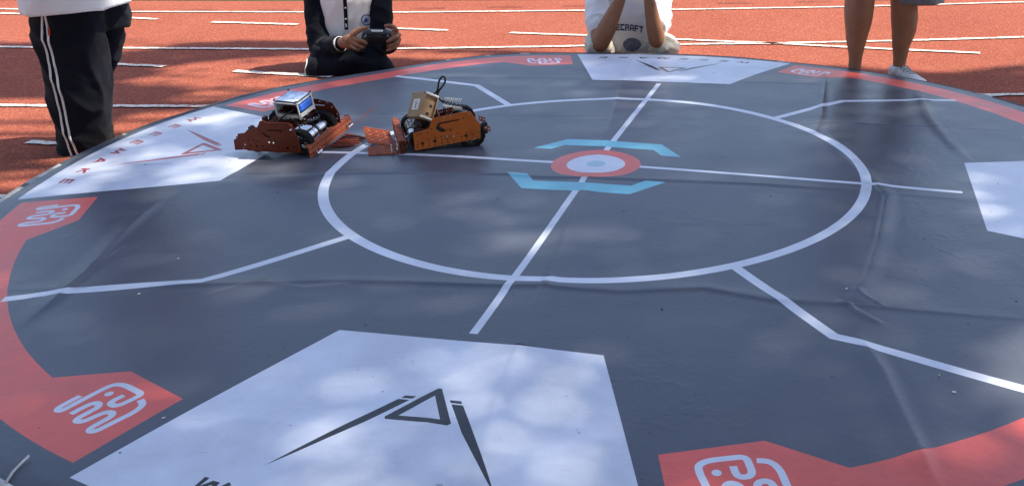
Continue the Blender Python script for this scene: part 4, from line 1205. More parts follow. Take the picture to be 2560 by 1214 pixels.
def finger(mb, base, d, up, lens, r, curl, tip=.8):
    """three bones bending towards -up"""
    p = Vector(base); d = Vector(d).normalized(); up = Vector(up).normalized()
    ax = d.cross(up).normalized()
    pts = [p.copy()]; rs = [r]
    for i, (l, c) in enumerate(zip(lens, curl)):
        d = Matrix.Rotation(-R(c), 3, ax) @ d
        p = p + d * l
        pts.append(p.copy()); rs.append(r * (1 - (1 - tip) * (i + 1) / 3))
    limb(mb, pts, rs, 10)
    return pts

def hand(mb, wrist, d, up, side, s=1.0, curls=((14, 30, 24), (22, 38, 28), (28, 44, 30), (34, 48, 32)), thumb=((25, 15, 10)), spread=6, thumb_out=38):
    """palm, four unequal bent fingers and a thumb from the side of the palm.
    d: wrist to knuckles, up: back of the hand, side: +1 when thumb is towards d x up"""
    d = Vector(d).normalized(); up = (Vector(up) - d * Vector(up).dot(d)).normalized(); sd = d.cross(up) * side
    W = Vector(wrist)
    rot_ = Matrix((sd, d, up)).transposed()
    mb.ell(W + d * .036 * s, (.031 * s, .043 * s, .014 * s), rot_, 16, 10)
    mb.ell(W + d * .020 * s + sd * .016 * s - up * .004 * s, (.017 * s, .028 * s, .014 * s), rot_, 12, 8)
    mb.cyl(W - d * .045 * s, W + d * .012 * s, .021 * s, .023 * s, n=14)
    ls = ((.036, .023, .019), (.040, .026, .020), (.037, .024, .020), (.029, .019, .017))
    tips = []
    for i in range(4):
        o = (.0225 - .0150 * i)
        b = W + d * (.070 - .004 * abs(i - 1.2)) * s + sd * o * s
        fd = Matrix.Rotation(R(-spread * (i - 1.5)) * side, 3, up) @ d
        tips.append(finger(mb, b, fd, up, [l * s for l in ls[i]], (.0092, .0095, .0090, .0080)[i] * s, curls[i]))
    tb = W + d * .022 * s + sd * .024 * s - up * .004 * s
    td = (d * math.cos(R(thumb_out)) + sd * math.sin(R(thumb_out)) - up * .25).normalized()
    pts = [tb]; p = tb.copy(); dd = td
    for l, c in zip((.034, .030, .024), thumb):
        dd = (Matrix.Rotation(R(c) * side, 3, up) @ dd)
        p = p + dd * l * s; pts.append(p.copy())
    limb(mb, pts, [.0115 * s, .0105 * s, .0100 * s, .0080 * s], 10)
    return tips, pts

def join_meshes(name, meshes, m, parent):
    bm = bmesh.new()
    for me in meshes:
        bm.from_mesh(me)
    out = bpy.data.meshes.new(name); bm.to_mesh(out); bm.free()
    return skin_obj(name, out, m, parent)

def shoe(root, heel, d, L=.23, m='shoe', sole='shoegrey', h=.075):
    """low trainer: upper, sole, tongue and laces"""
    heel = Vector(heel); d = Vector((d[0], d[1], 0)).normalized(); s = Vector((-d.y, d.x, 0)); u = Vector((0, 0, 1))
    secs = []
    for t, w, hh, z in ((0.0, .022, h * .62, .012), (.05, .031, h * .98, .012), (.18, .034, h * 1.02, .012), (.34, .034, h * .98, .012), (.50, .037, h * .80, .012), (.68, .042, h * .60, .012), (.84, .041, h * .48, .012), (.95, .031, h * .38, .012), (1.0, .014, h * .26, .014)):
        c = heel + d * (L * t) + u * (z + hh / 2)
        secs.append((c, s * (w * L / .25), u * (hh / 2)))
    up = MB().loft(secs, 18, 2.3)
    me = remesh(up, .006, 3)
    displace(me, lambda co: vnoise(co, 45, 2) * .0015)
    sh_ = skin_obj("shoe", me, M[m], root)
    secs = []
    for t, w in ((-.01, .018), (.03, .032), (.2, .036), (.45, .036), (.7, .044), (.88, .042), (.98, .026), (1.02, .010)):
        secs.append((heel + d * (L * t) + u * .011, s * (w * L / .25), u * .0105))
    MB().loft(secs, 16, 3.2).build("sole", M[sole], sh_, auto=50)
    lb = MB()
    for k in range(5):
        t = .38 + .075 * k; hh = h * (.98 - .0 - .085 * k * 1.15)
        c = heel + d * (L * t) + u * (.014 + hh * (1.0 - .03 * k))
        lb.tube([c - s * .024 - u * .012, c - s * .012 + u * .001, c + s * .012 + d * .006 + u * .001, c + s * .024 + d * .008 - u * .012], .0034, 6)
    lb.build("lace", M['shoegrey' if m == 'shoe' else 'blackpl'], sh_, True)
    return sh_

def secs_of(L, depth=.85, lean=(0, 0, 1)):
    """(x, y, z, half width) list -> ring sections facing the viewer"""
    return [(Vector(p[:3]), Vector((p[3], 0, 0)), Vector((0, p[3] * depth, 0))) for p in L]

def on_surface(bvh, pts, off, d=Vector((0, 1, 0)), back=.6):
    out = []
    for p in pts:
        p = Vector(p)
        h = bvh.ray_cast(p - d * back, d, back * 2.2)
        if h[0] is not None:
            out.append(h[0] - d * off)
    return out

def bvh_of(o):
    me = o.data
    return BVHTree.FromPolygons([v.co.copy() for v in me.vertices], [tuple(p.vertices) for p in me.polygons])

# ---- person standing at the left in track trousers
p1 = thing("person", "standing person in loose black track trousers with white side piping, at far left", "person", (0, 0, 0), group="people around the round mat")
A1 = [(-2.0265, 0.66, 0.5685, 0.1344), (-2.044, 0.66, 0.4743, 0.1342), (-2.044, 0.66, 0.4076, 0.132), (-2.0483, 0.66, 0.3322, 0.1291), (-2.0545, 0.66, 0.254, 0.1246), (-2.0637, 0.66, 0.1795, 0.1176), (-2.0707, 0.66, 0.1105, 0.1112), (-2.0748, 0.66, 0.0606, 0.1045), (-2.0868, 0.66, 0.0188, 0.0993), (-2.1058, 0.66, -0.0148, 0.0948), (-2.1165, 0.66, -0.0436, 0.0829), (-2.1315, 0.66, -0.1087, 0.0801)]
B1 = [(-1.9644, 0.84, 0.5573, 0.0663), (-1.9808, 0.84, 0.4749, 0.0669), (-1.9967, 0.84, 0.4026, 0.0641), (-2.0223, 0.84, 0.3045, 0.0475), (-2.0425, 0.84, 0.2465, 0.0371), (-2.0689, 0.84, 0.1795, 0.0356), (-2.0829, 0.84, 0.1389, 0.0374), (-2.0983, 0.84, 0.0616, 0.0444), (-2.1139, 0.84, -0.001, 0.0481), (-2.1312, 0.84, -0.0484, 0.0449), (-2.1471, 0.84, -0.1159, 0.0409)]
t = MB()
top = Vector(A1[0][:3])
t.loft(secs_of(A1, .78), 24)
t.loft(secs_of(B1, .80), 24)
hx, hy, hz = (A1[0][0] + B1[0][0]) / 2 - .012, (A1[0][1] + B1[0][1]) / 2, A1[0][2]
t.loft([(V(hx, hy, hz + dz), V(w, 0.05, 0), V(-.03, w * .72, 0)) for dz, w in ((-.10, .140), (-.03, .150), (.04, .155), (.12, .150), (.19, .140))], 24)
me = remesh(t, .0085, 5)
displace(me, lambda co: folds(co, 7.5, (.55, 0, -.75), 3.5, 1.0) * .0125 + folds(co, 17, (.8, 0, -.5), 3.0, 5.0) * .0035)
trousers = skin_obj("trousers", me, M['navy'], p1)
bv = bvh_of(trousers)
for pts in ([(-2.0744, 0.62, 0.5687), (-2.088, 0.62, 0.4944), (-2.0921, 0.62, 0.4252), (-2.0948, 0.62, 0.3741), (-2.0975, 0.62, 0.3226), (-2.1017, 0.62, 0.2508), (-2.1028, 0.62, 0.1912), (-2.107, 0.62, 0.1039), (-2.1048, 0.62, 0.0287), (-2.1022, 0.62, -0.0058)], [(-2.0595, 0.62, 0.5685), (-2.0627, 0.62, 0.5314), (-2.0631, 0.62, 0.4878), (-2.0699, 0.62, 0.4248), (-2.0728, 0.62, 0.3674), (-2.0751, 0.62, 0.2897), (-2.0775, 0.62, 0.2107), (-2.0834, 0.62, 0.1575), (-2.0844, 0.62, 0.0967), (-2.0806, 0.62, 0.0421), (-2.0774, 0.62, 0.0041)]):
    q = on_surface(bv, chaikin3(pts, 2), .0005)
    if len(q) > 3:
        MB().tube(q, .0046, 6).build("piping", M['piping'], trousers, True)
q = on_surface(bv, [(-2.0584, 0.62, 0.5127), (-2.059, 0.62, 0.4971), (-2.0598, 0.62, 0.4833)], .001)
if len(q) > 1:
    MB().tube(q, .005, 4).build("red_tag", M['redtag'], trousers)
shb = MB()
hem = [(-2.2119, 0.74, 0.5492), (-1.8192, 0.74, 0.5692)]
hw = (hem[1][0] - hem[0][0]) / 2; hc = (Vector(hem[0]) + Vector(hem[1])) / 2
tl = (hem[1][2] - hem[0][2]) / (2 * hw)
shb.loft([(hc + V(dx, -.03, dz), V(w, 0, tl * w * k), V(0, w * .98 - dz * .15, 0)) for dz, w, dx, k in ((0, hw, 0, 1), (.06, hw * .99, 0, 1), (.18, hw * .94, .005, .6), (.32, hw * .98, .01, .2), (.44, hw * .95, .01, 0), (.50, hw * .70, .01, 0), (.53, hw * .36, .01, 0))], 26)
me = remesh(shb, .009, 4)
displace(me, lambda co: folds(co, 6.5, (.3, 0, 1), 3, 8.0) * .006)
shirt1 = skin_obj("shirt", me, M['wcloth'], p1)
S1 = hc + V(.01, .02, 0)
b = MB()
for sx in (-1, 1):
    limb(b, [S1 + V(sx * hw * .95, 0, .45), S1 + V(sx * (hw + .05), .02, .29), S1 + V(sx * hw * .75, -.21, .30)], [.042, .034, .024])
    hand(b, S1 + V(sx * hw * .72, -.225, .30), (-sx * .35, -1, .1), (0, 0, 1), -sx, .85)
P, q_ = head_into(b, S1 + V(0, -.02, .70), .95, V(.5, -.86, -.25))
limb(b, [S1 + V(0, .0, .48), S1 + V(0, -.01, .62)], [.048, .043])
for sx, fx in ((-1, A1), (1, B1)):
    limb(b, [Vector(fx[0][:3]) + V(0, 0, .05), Vector(fx[2][:3]), Vector(fx[7][:3]), Vector(fx[-1][:3])], [.05, .034, .03, .024])
me = remesh(b, .0065, 2)
body1 = skin_obj("body", me, M['skin'], p1)
face_bits(p1, body1, P, q_, .95)
hair_cap(p1, P, q_, None, .95)
slv = MB()
for sx in (-1, 1):
    limb(slv, [S1 + V(sx * hw * .80, 0, .45), S1 + V(sx * (hw + .03), .015, .30)], [.060, .060])
me = remesh(slv, .008, 3); skin_obj("sleeve", me, M['wcloth'], p1)
f1 = Vector(A1[-1][:3]); f2 = Vector(B1[-1][:3])
shoe(p1, (f1.x - .07, f1.y + .03, 0), (.93, -.25), .19, 'shoeblack', 'shoeblack')
shoe(p1, (f2.x - .09, f2.y + .02, 0), (.93, -.20), .19, 'shoeblack', 'shoeblack')

# ---- person sitting with a game controller
p2 = thing("person", "person in a navy and white polo sitting cross-legged with a black game controller", "person", (0, 0, 0), group="people around the round mat")
kL, kR = Vector((-1.4979, 1.98, 0.0199)), Vector((-1.1774, 1.98, 0.0019))            # knees (left and right in the photo)
hipc = Vector((-1.4105, 2.22, 0.02))
t = MB()
t.ell(hipc + V(0, .02, .10), (.165, .13, .105))
limb(t, [hipc + V(-.08, 0, .09), kL], [.088, .078]); limb(t, [hipc + V(.08, 0, .09), kR], [.088, .078])
an1 = V(hipc.x + .09, kL.y - .02, .055); an2 = V(hipc.x - .09, kR.y + .03, .055)
limb(t, [kL, an1], [.074, .056]); limb(t, [kR, an2], [.074, .056])
t.ell(V(hipc.x, kL.y + .06, .12), (.14, .10, .055))
me = remesh(t, .0085, 4)
displace(me, lambda co: folds(co, 9, (.7, .3, -.4), 3.0, 2.0) * .006)
tr2 = skin_obj("trousers", me, M['navy'], p2)
bv = bvh_of(tr2)
for pts in [[(-1.5501, 1.9, 0.0901), (-1.5616, 1.9, 0.0784), (-1.5507, 1.9, 0.0663), (-1.5596, 1.9, 0.0425), (-1.5665, 1.9, 0.0106), (-1.5735, 1.9, -0.0255)], [(-1.0606, 1.9, 0.0783), (-1.0465, 1.9, 0.0622), (-1.0402, 1.9, 0.0462)]]:
    q = on_surface(bv, chaikin3(pts, 2), .0005)
    if len(q) > 3: MB().tube(q, .0040, 6).build("piping", M['piping'], tr2, True)
T2 = [(-1.4066, 2.19, -0.0158, 0.1872), (-1.3962, 2.19, 0.0505, 0.1885), (-1.3822, 2.19, 0.1379, 0.1797), (-1.3733, 2.19, 0.2458, 0.1826), (-1.3592, 2.19, 0.3518, 0.1866), (-1.3458, 2.19, 0.4355, 0.1758), (-1.3402, 2.19, 0.481, 0.1221), (-1.3376, 2.19, 0.5017, 0.0583)]
t = MB().loft([(Vector(c[:3]), V(c[3], 0, 0), V(0, c[3] * .66, 0)) for c in T2], 26, 2.3)
me = remesh(t, .0075, 4)
displace(me, lambda co: folds(co, 8, (.25, 0, 1), 3.2, 6.0) * .007 + folds(co, 20, (.6, 0, .8), 3, 3.0) * .002)
sh2 = skin_obj("shirt", me, M['wcloth'], p2)
bv2 = bvh_of(sh2)
# placket, buttons, crest
pl = on_surface(bv2, [(-1.3421, 2.1, 0.4274), (-1.3451, 2.1, 0.3862), (-1.346, 2.1, 0.3448), (-1.349, 2.1, 0.3031), (-1.352, 2.1, 0.2611), (-1.3556, 2.1, 0.2147)], 0)
w_ = .0098
vs = []
for p in pl:
    for dx in (-1, 1):
        h = bv2.ray_cast(V(p.x + dx * w_, p.y - .3, p.z), V(0, 1, 0), 1.0)[0]
        vs.append((h if h is not None else p) + V(0, -.0025, 0))
if len(pl) > 1:
    mesh_obj("placket", vs, [(2 * i, 2 * i + 1, 2 * i + 3, 2 * i + 2) for i in range(len(pl) - 1)], M['navy'], sh2)
for p in [(-1.3464, 2.1, 0.3293), (-1.3515, 2.1, 0.2719), (-1.3435, 2.1, 0.3821)]:
    h = on_surface(bv2, [p], .0025)
    if h: MB().cyl(h[0], h[0] + V(0, -.0028, 0), .0052, n=14).build("button", M['whitepl'], sh2, auto=40)
h = on_surface(bv2, [(-1.25, 2.1, 0.2595)], .002)
if h:
    c = h[0]; q = MB()
    def on2(x, z, o): 
        g = bv2.ray_cast(V(c.x + x, c.y - .3, c.z + z), V(0, 1, 0), 1.0)[0]
        return (g if g is not None else V(c.x + x, c.y, c.z + z)) + V(0, -o, 0)
    n = 22
    ro = [on2(.026 * math.cos(2 * math.pi * i / n), .030 * math.sin(2 * math.pi * i / n), .002) for i in range(n)]
    ri = [on2(.021 * math.cos(2 * math.pi * i / n), .024 * math.sin(2 * math.pi * i / n), .002) for i in range(n)]
    cr = mesh_obj("crest", ro + ri, [(i, (i + 1) % n, n + (i + 1) % n, n + i) for i in range(n)], M['crest'], sh2)
    rr = [on2(.020 * math.cos(2 * math.pi * i / n), .023 * math.sin(2 * math.pi * i / n), .0022) for i in range(n)] + [on2(0, 0, .0024)]
    mesh_obj("crest_field", rr, [(i, (i + 1) % n, n) for i in range(n)], M['crestw'], sh2).parent = sh2
    fl = [on2(x, z, .0030) for x, z in ((-.012, -.014), (-.002, -.010), (.006, -.014), (.004, .0), (.013, .006), (.002, .008), (-.004, .016), (-.006, .004), (-.014, .0))]
    mesh_obj("crest_mark", fl + [on2(-.002, 0, .0033)], [(i, (i + 1) % 9, 9) for i in range(9)], M['crest'], sh2)
# sleeves
ARM_R = [(-1.5147, 2.17, 0.4159), (-1.51, 2.07, 0.1164), (-1.3561, 1.93, 0.1674)]      # arm at the left of the photo: shoulder, elbow, wrist
ARM_L = [(-1.1876, 2.17, 0.4067), (-1.1892, 2.1, 0.1353), (-1.118, 1.98, 0.1411)]
for k, (arm, rr) in enumerate(((ARM_R, (.066, .060, .047, .040)), (ARM_L, (.064, .058, .044, .036)))):
    a = [Vector(p) for p in arm]
    t = MB()
    limb(t, [a[0], a[0].lerp(a[1], .5) + V((-1, 1)[k] * .008, 0, 0), a[1], a[1].lerp(a[2], .9)], [rr[0], rr[1] * 1.05, rr[1], rr[2]])
    me = remesh(t, .0070, 3)
    displace(me, lambda co: folds(co, 11, (.9, 0, -.4), 2.5, 3.0 + k) * .0075 + folds(co, 26, (.9, .1, .3), 3, 9.0) * .0018)
    so = skin_obj("sleeve", me, M['navy'], p2)
    d = (a[2] - a[1]).normalized(); _, u, w = frame_of(d)
    c0 = a[1].lerp(a[2], .88)
    cb = MB(); ring = []
    for i in range(20):
        g = 2 * math.pi * i / 20
        for rad_, o in ((.0395, 0), (.0425, .004), (.0415, .014), (.037, .016)):
            ring.append(c0 + d * (o + .012) + (u * math.cos(g) + w * math.sin(g)) * rad_ * (.95 if k == 0 else .88))
    cb.add(ring, [(i * 4 + j, ((i + 1) % 20) * 4 + j, ((i + 1) % 20) * 4 + (j + 1) % 4, i * 4 + (j + 1) % 4) for i in range(20) for j in range(4)])
    cb.build("cuff", M['piping'], so, True)
hs = MB()
wR, wL = Vector(ARM_R[2]), Vector(ARM_L[2])
CT = Vector((-1.1492, 1.89, 0.2091))
HS = .98
for palm, fings in [([((-1.301, 1.885, 0.1858), (0.042, 0.026, 0.038)), ((-1.3387, 1.915, 0.1764), (0.03, 0.026, 0.03)), ((-1.2692, 1.865, 0.2036), (0.022, 0.018, 0.034))], [([(-1.2701, 1.862, 0.2245), (-1.2307, 1.838, 0.2487), (-1.2014, 1.832, 0.2614), (-1.184, 1.838, 0.2661)], 0.011), ([(-1.2666, 1.858, 0.211), (-1.2296, 1.828, 0.204), (-1.2097, 1.826, 0.196), (-1.201, 1.836, 0.1857)], 0.0112), ([(-1.2732, 1.858, 0.1907), (-1.2381, 1.834, 0.1786), (-1.2233, 1.836, 0.1698), (-1.2149, 1.85, 0.1647)], 0.0105), ([(-1.2904, 1.868, 0.1705), (-1.2575, 1.845, 0.1582), (-1.2424, 1.847, 0.1514), (-1.2335, 1.86, 0.1486)], 0.0095), ([(-1.2991, 1.89, 0.2115), (-1.2755, 1.905, 0.2329), (-1.2497, 1.915, 0.2449), (-1.2279, 1.92, 0.2478)], 0.011)]), ([((-1.0583, 1.885, 0.2025), (0.026, 0.026, 0.05)), ((-1.095, 1.93, 0.1592), (0.028, 0.028, 0.028))], [([(-1.0453, 1.872, 0.2435), (-1.0574, 1.862, 0.2638), (-1.0767, 1.86, 0.2705), (-1.0982, 1.864, 0.2681)], 0.0105), ([(-1.0324, 1.858, 0.2215), (-1.0439, 1.832, 0.2165), (-1.0662, 1.826, 0.2059), (-1.0879, 1.836, 0.1941)], 0.011), ([(-1.0327, 1.858, 0.1991), (-1.0459, 1.836, 0.1853), (-1.0654, 1.836, 0.1754), (-1.0851, 1.848, 0.1672)], 0.0105), ([(-1.0454, 1.868, 0.1749), (-1.0608, 1.846, 0.1611), (-1.0805, 1.847, 0.1509), (-1.1024, 1.86, 0.1445)], 0.0095), ([(-1.0573, 1.9, 0.2222), (-1.0842, 1.915, 0.2321), (-1.1092, 1.92, 0.2397)], 0.0108)])]:
    for c_, r_ in palm:
        hs.ell(Vector(c_), r_, None, 16, 10)
    for f_, rad_ in fings:
        f_ = [Vector(p) for p in f_]
        limb(hs, f_, [rad_, rad_ * .98, rad_ * .92, rad_ * .80][:len(f_)], 10)
hm = remesh(hs, .0030, 2)
b = MB()
limb(b, [ARM_R[0], ARM_R[1], ARM_R[2]], [.046, .036, .022]); limb(b, [ARM_L[0], ARM_L[1], ARM_L[2]], [.046, .036, .022])
tt = Vector(T2[-1][:3])
limb(b, [tt + V(0, 0, -.10), tt + V(0, -.02, .06)], [.055, .044])
P, q_ = head_into(b, tt + V(0, -.055, .145), .97, V(.15, -.80, -.55))
limb(b, [hipc + V(0, 0, .1), tt + V(0, 0, -.12)], [.10, .09])
limb(b, [kL, an1], [.04, .03]); limb(b, [kR, an2], [.04, .03])
bm_ = remesh(b, .0065, 2)
body2 = join_meshes("body", [bm_, hm], M['skin'], p2)
face_bits(p2, body2, P, q_, .97); hair_cap(p2, P, q_, None, .97)
shoe(p2, an1 + V(.03, .06, -.055), (-.9, -.15), .17, 'shoeblack', 'shoeblack', .06)
shoe(p2, an2 + V(-.03, .03, -.055), (.9, .1), .17, 'shoeblack', 'shoeblack', .06)

# the controller it holds
gp = thing("game_controller", "black game controller held in both hands by the sitting person in the polo", "controller", CT, (R(18), R(3), R(4)))
cb = MB()
cb.loft([(V(x, yy, zz), V(0, dy, 0), V(0, 0, dz)) for x, yy, zz, dy, dz in ((-.080, -.010, -.004, .012, .018), (-.072, -.004, 0, .026, .028), (-.045, .002, .000, .036, .034), (0, .006, .000, .036, .035), (.045, .002, .000, .036, .034), (.072, -.004, 0, .026, .028), (.080, -.010, -.004, .012, .018))], 20, 2.6)
for sx in (-1, 1):
    limb(cb, [V(sx * .052, -.004, .0), V(sx * .074, -.034, -.022), V(sx * .078, -.056, -.040)], [.026, .021, .016])
me = remesh(cb, .0035, 3)
shell = skin_obj("shell", me, M['blackpl'], gp)
MB().box((0, -.012, .038), (.060, .012, .009), rotm('X', 25), bev=.002).build("light_bar", M['whitepl'], gp)
for sx in (-1, 1):
    MB().cyl((sx * .032, -.020, .020), (sx * .032, -.026, .036), .009, .011, n=16).build("thumb_stick", M['blackpl'], gp, auto=40)
    MB().box((sx * .055, .020, .026), (.032, .014, .010), rotm('Y', sx * 14), bev=.003).build("trigger", M['shoegrey'], gp)
for i, (dx, dz) in enumerate(((0, .010), (0, -.010), (-.010, 0), (.010, 0))):
    MB().cyl((.056 + dx, -.026 - dz * .1, .012 + dz), (.056 + dx, -.031 - dz * .1, .014 + dz), .0038, n=12).build("face_button", M['shoegrey'], gp, auto=40)
q = MB(); q.box((-.056, -.028, .012), (.024, .006, .008), bev=.001); q.box((-.056, -.028, .012), (.008, .006, .024), bev=.001)
q.build("direction_pad", M['shoegrey'], gp)

# ---- person sitting in a white T-shirt, elbows on the knees
p3 = thing("person", "person in a white printed T-shirt and cream shorts, sitting with forearms raised to the face", "person", (0, 0, 0), group="people around the round mat")
k3L, k3R = Vector((-0.0299, 2.12, 0.1)), Vector((0.342, 2.12, 0.0898)); hip3 = Vector((0.1637, 2.36, 0.02))
t = MB()
t.ell(hip3 + V(0, .02, .10), (.17, .14, .11))
limb(t, [hip3 + V(-.11, 0, .05), hip3.lerp(k3L, .55) + V(-.04, .03, -.035), k3L], [.070, .062, .074]); limb(t, [hip3 + V(.11, 0, .05), hip3.lerp(k3R, .55) + V(.04, .03, -.035), k3R], [.070, .062, .074])
me = remesh(t, .0085, 3)
displace(me, lambda co: folds(co, 11, (.4, .6, -.4), 2.6, 12.0) * .013 + folds(co, 24, (.2, .6, .5), 2.4, 17.0) * .005)
skin_obj("shorts", me, M['cream'], p3)
T3 = [(0.1632, 2.32, 0.0253, 0.18), (0.1639, 2.32, 0.0993, 0.179), (0.1604, 2.32, 0.199, 0.1822), (0.1593, 2.32, 0.3081, 0.1874), (0.1591, 2.32, 0.3941, 0.172), (0.1617, 2.32, 0.4367, 0.1147), (0.163, 2.32, 0.4579, 0.0567)]
t = MB().loft([(Vector(c[:3]), V(c[3], 0, 0), V(0, c[3] * .64, 0)) for c in T3], 26, 2.3)
me = remesh(t, .0075, 4)
displace(me, lambda co: folds(co, 8, (.35, 0, 1), 3.0, 16.0) * .009 + folds(co, 19, (.7, 0, .6), 3, 13.0) * .0025)
sh3 = skin_obj("shirt", me, M['wcloth'], p3)
A3R, A3L = [(-0.0221, 2.3, 0.3613), (-0.0117, 2.08, 0.1206), (0.1049, 2.02, 0.3676)], [(0.3237, 2.3, 0.3559), (0.2906, 2.08, 0.1329), (0.2485, 2.02, 0.3653)]
for k, arm in enumerate((A3R, A3L)):
    a = [Vector(p) for p in arm]
    t = MB(); limb(t, [a[0], a[0].lerp(a[1], .35), a[0].lerp(a[1], .66)], [.068, .070, .074])
    me = remesh(t, .0075, 3)
    displace(me, lambda co: folds(co, 10, (.8, 0, -.4), 2.4, 21.0 + k) * .009 + folds(co, 24, (.8, 0, .3), 3, 23.0) * .002)
    skin_obj("sleeve", me, M['wcloth'], p3)
b = MB()
for k, arm in enumerate((A3R, A3L)):
    a = [Vector(p) for p in arm]
    limb(b, [a[0], a[1], a[1].lerp(a[2], .35), a[2]], [.050, (.050, .044)[k], (.050, .044)[k], .028])
tt = Vector(T3[-1][:3])
limb(b, [tt + V(0, 0, -.10), tt + V(0, -.05, .05)], [.055, .044])
P, q_ = head_into(b, tt + V(0, -.09, .135), .98, V(0, -.93, -.30))
limb(b, [hip3 + V(0, 0, .1), tt + V(0, 0, -.12)], [.10, .09])
an1 = V(hip3.x + .11, k3L.y - .04, .036); an2 = V(hip3.x - .11, k3R.y + .0, .036)
limb(b, [hip3 + V(-.08, 0, .08), k3L - V(.02, -.03, .075), an1 - V(0, 0, .008)], [.05, .030, .024]); limb(b, [hip3 + V(.08, 0, .08), k3R - V(-.02, -.03, .075), an2 - V(0, 0, .008)], [.05, .030, .024])
bm_ = remesh(b, .0065, 3)
hs = MB()
wr, wl = Vector(A3R[2]), Vector(A3L[2])
hand(hs, wr, (.45, .0, .9), (-.6, -.7, .2), 1, 1.0, curls=((20, 40, 30), (24, 44, 30), (28, 46, 32), (32, 48, 32)))
hand(hs, wl, (-.45, .0, .9), (.6, -.7, .2), -1, 1.0, curls=((20, 40, 30), (24, 44, 30), (28, 46, 32), (32, 48, 32)))
hm = remesh(hs, .0032, 2)
body3 = join_meshes("body", [bm_, hm], M['skin'], p3)
face_bits(p3, body3, P, q_, .98); hair_cap(p3, P, q_, None, .98)
for an, sx in ((an1, 1), (an2, -1)):
    shoe(p3, (an.x - .05 * sx, an.y + .02, 0), (.75 * sx, -.6), .19, 'shoeblack', 'shoeblack', .05)
# block lettering on the chest
bv3 = bvh_of(sh3)
GL3 = {'E': [(0, 0, .3, 1), (.3, .76, 1, 1), (.3, .38, .9, .62), (.3, 0, 1, .24)], 'C': [(0, 0, .3, 1), (.3, .74, 1, 1), (.3, 0, 1, .26)], 'R': [(0, 0, .3, 1), (.3, .8, .86, 1), (.7, .52, 1, .84), (.3, .36, .86, .54), (.74, 0, 1, .34)], 'A': [(0, 0, .28, .8), (.72, 0, 1, .8), (.14, .78, .86, 1), (.28, .28, .72, .48)], 'F': [(0, 0, .3, 1), (.3, .76, 1, 1), (.3, .36, .85, .6)], 'T': [(.35, 0, .65, 1), (0, .74, 1, 1)], 'N': [(0, 0, .26, 1), (.74, 0, 1, 1), (.26, .5, .5, .95), (.5, .1, .74, .6)], 'I': [(.3, 0, .7, 1)], 'M': [(0, 0, .24, 1), (.76, 0, 1, 1), (.24, .5, .5, .9), (.5, .5, .76, .9)]}
x0, x1, zb, zt_, yt = (0.0728, 0.2258, 0.1518, 0.18689999999999998, 2.2)
word = "MINECRAFT"
cw = (x1 - x0) / 6.0
for i, ch in enumerate(word):
    xa = x1 - (len(word) - i) * cw + cw * .06
    fs, vs = [], []
    for (u0, v0, u1, v1) in GL3[ch]:
        nx_ = 3
        for a in range(nx_):
            q = []
            for uu, vv in ((u0 + (u1 - u0) * a / nx_, v0), (u0 + (u1 - u0) * (a + 1) / nx_, v0), (u0 + (u1 - u0) * (a + 1) / nx_, v1), (u0 + (u1 - u0) * a / nx_, v1)):
                x = xa + uu * cw * .86; z = zb + vv * (zt_ - zb) + .010 * (1 - ((x - (x0 + x1) / 2 + .04) / .09) ** 2)
                h = bv3.ray_cast(V(x, yt - .5, z), V(0, 1, 0), 1.2)[0]
                if h is None: q = None; break
                q.append(h + V(0, -.0028, 0))
            if q:
                fs.append(tuple(range(len(vs), len(vs) + 4))); vs += q
    if vs:
        mesh_obj("letter", vs, fs, M['ink'], sh3, False)
n = 26; cx_, cz_, rx_, rz_ = (0.1616, 0.0853, 0.05, 0.036)
ring = []
for i in range(n):
    h = bv3.ray_cast(V(cx_ + rx_ * math.cos(2 * math.pi * i / n), yt - .5, cz_ + rz_ * math.sin(2 * math.pi * i / n)), V(0, 1, 0), 1.2)[0]
    if h is not None: ring.append(h + V(0, -.003, 0))
if len(ring) > 10:
    c = sum(ring, V(0, 0, 0)) / len(ring)
    mesh_obj("round_print", ring + [c + V(0, -.004, 0)], [(i, (i + 1) % len(ring), len(ring)) for i in range(len(ring))], M['faintprint'], sh3)

# ---- person standing at the right in shorts
p4 = thing("person", "standing person with bare legs, grey shorts and white trainers, at far right", "person", (0, 0, 0), group="people around the round mat")
L4a, L4b = [(1.2391, 1.58, 0.4318, 0.0705), (1.2397, 1.58, 0.3775, 0.0709), (1.241, 1.58, 0.3264, 0.0683), (1.2411, 1.58, 0.2768, 0.0608), (1.2395, 1.58, 0.225, 0.0514), (1.2408, 1.58, 0.1726, 0.039), (1.2414, 1.58, 0.1276, 0.0323), (1.2408, 1.58, 0.0982, 0.0314), (1.2439, 1.58, 0.0347, 0.0335)], [(1.4577, 1.62, 0.4225, 0.0625), (1.466, 1.62, 0.3675, 0.0638), (1.4746, 1.62, 0.3101, 0.065), (1.4776, 1.62, 0.2504, 0.0605), (1.474, 1.62, 0.2077, 0.0509), (1.4706, 1.62, 0.1726, 0.0422), (1.4716, 1.62, 0.1214, 0.0345), (1.4706, 1.62, 0.0817, 0.0317), (1.4722, 1.62, 0.0338, 0.0308)]
def ext(L, dz=.0): return L
hip4 = V((L4a[0][0] + L4b[0][0]) / 2 + .02, (L4a[0][1] + L4b[0][1]) / 2 + .03, .84)
b = MB()
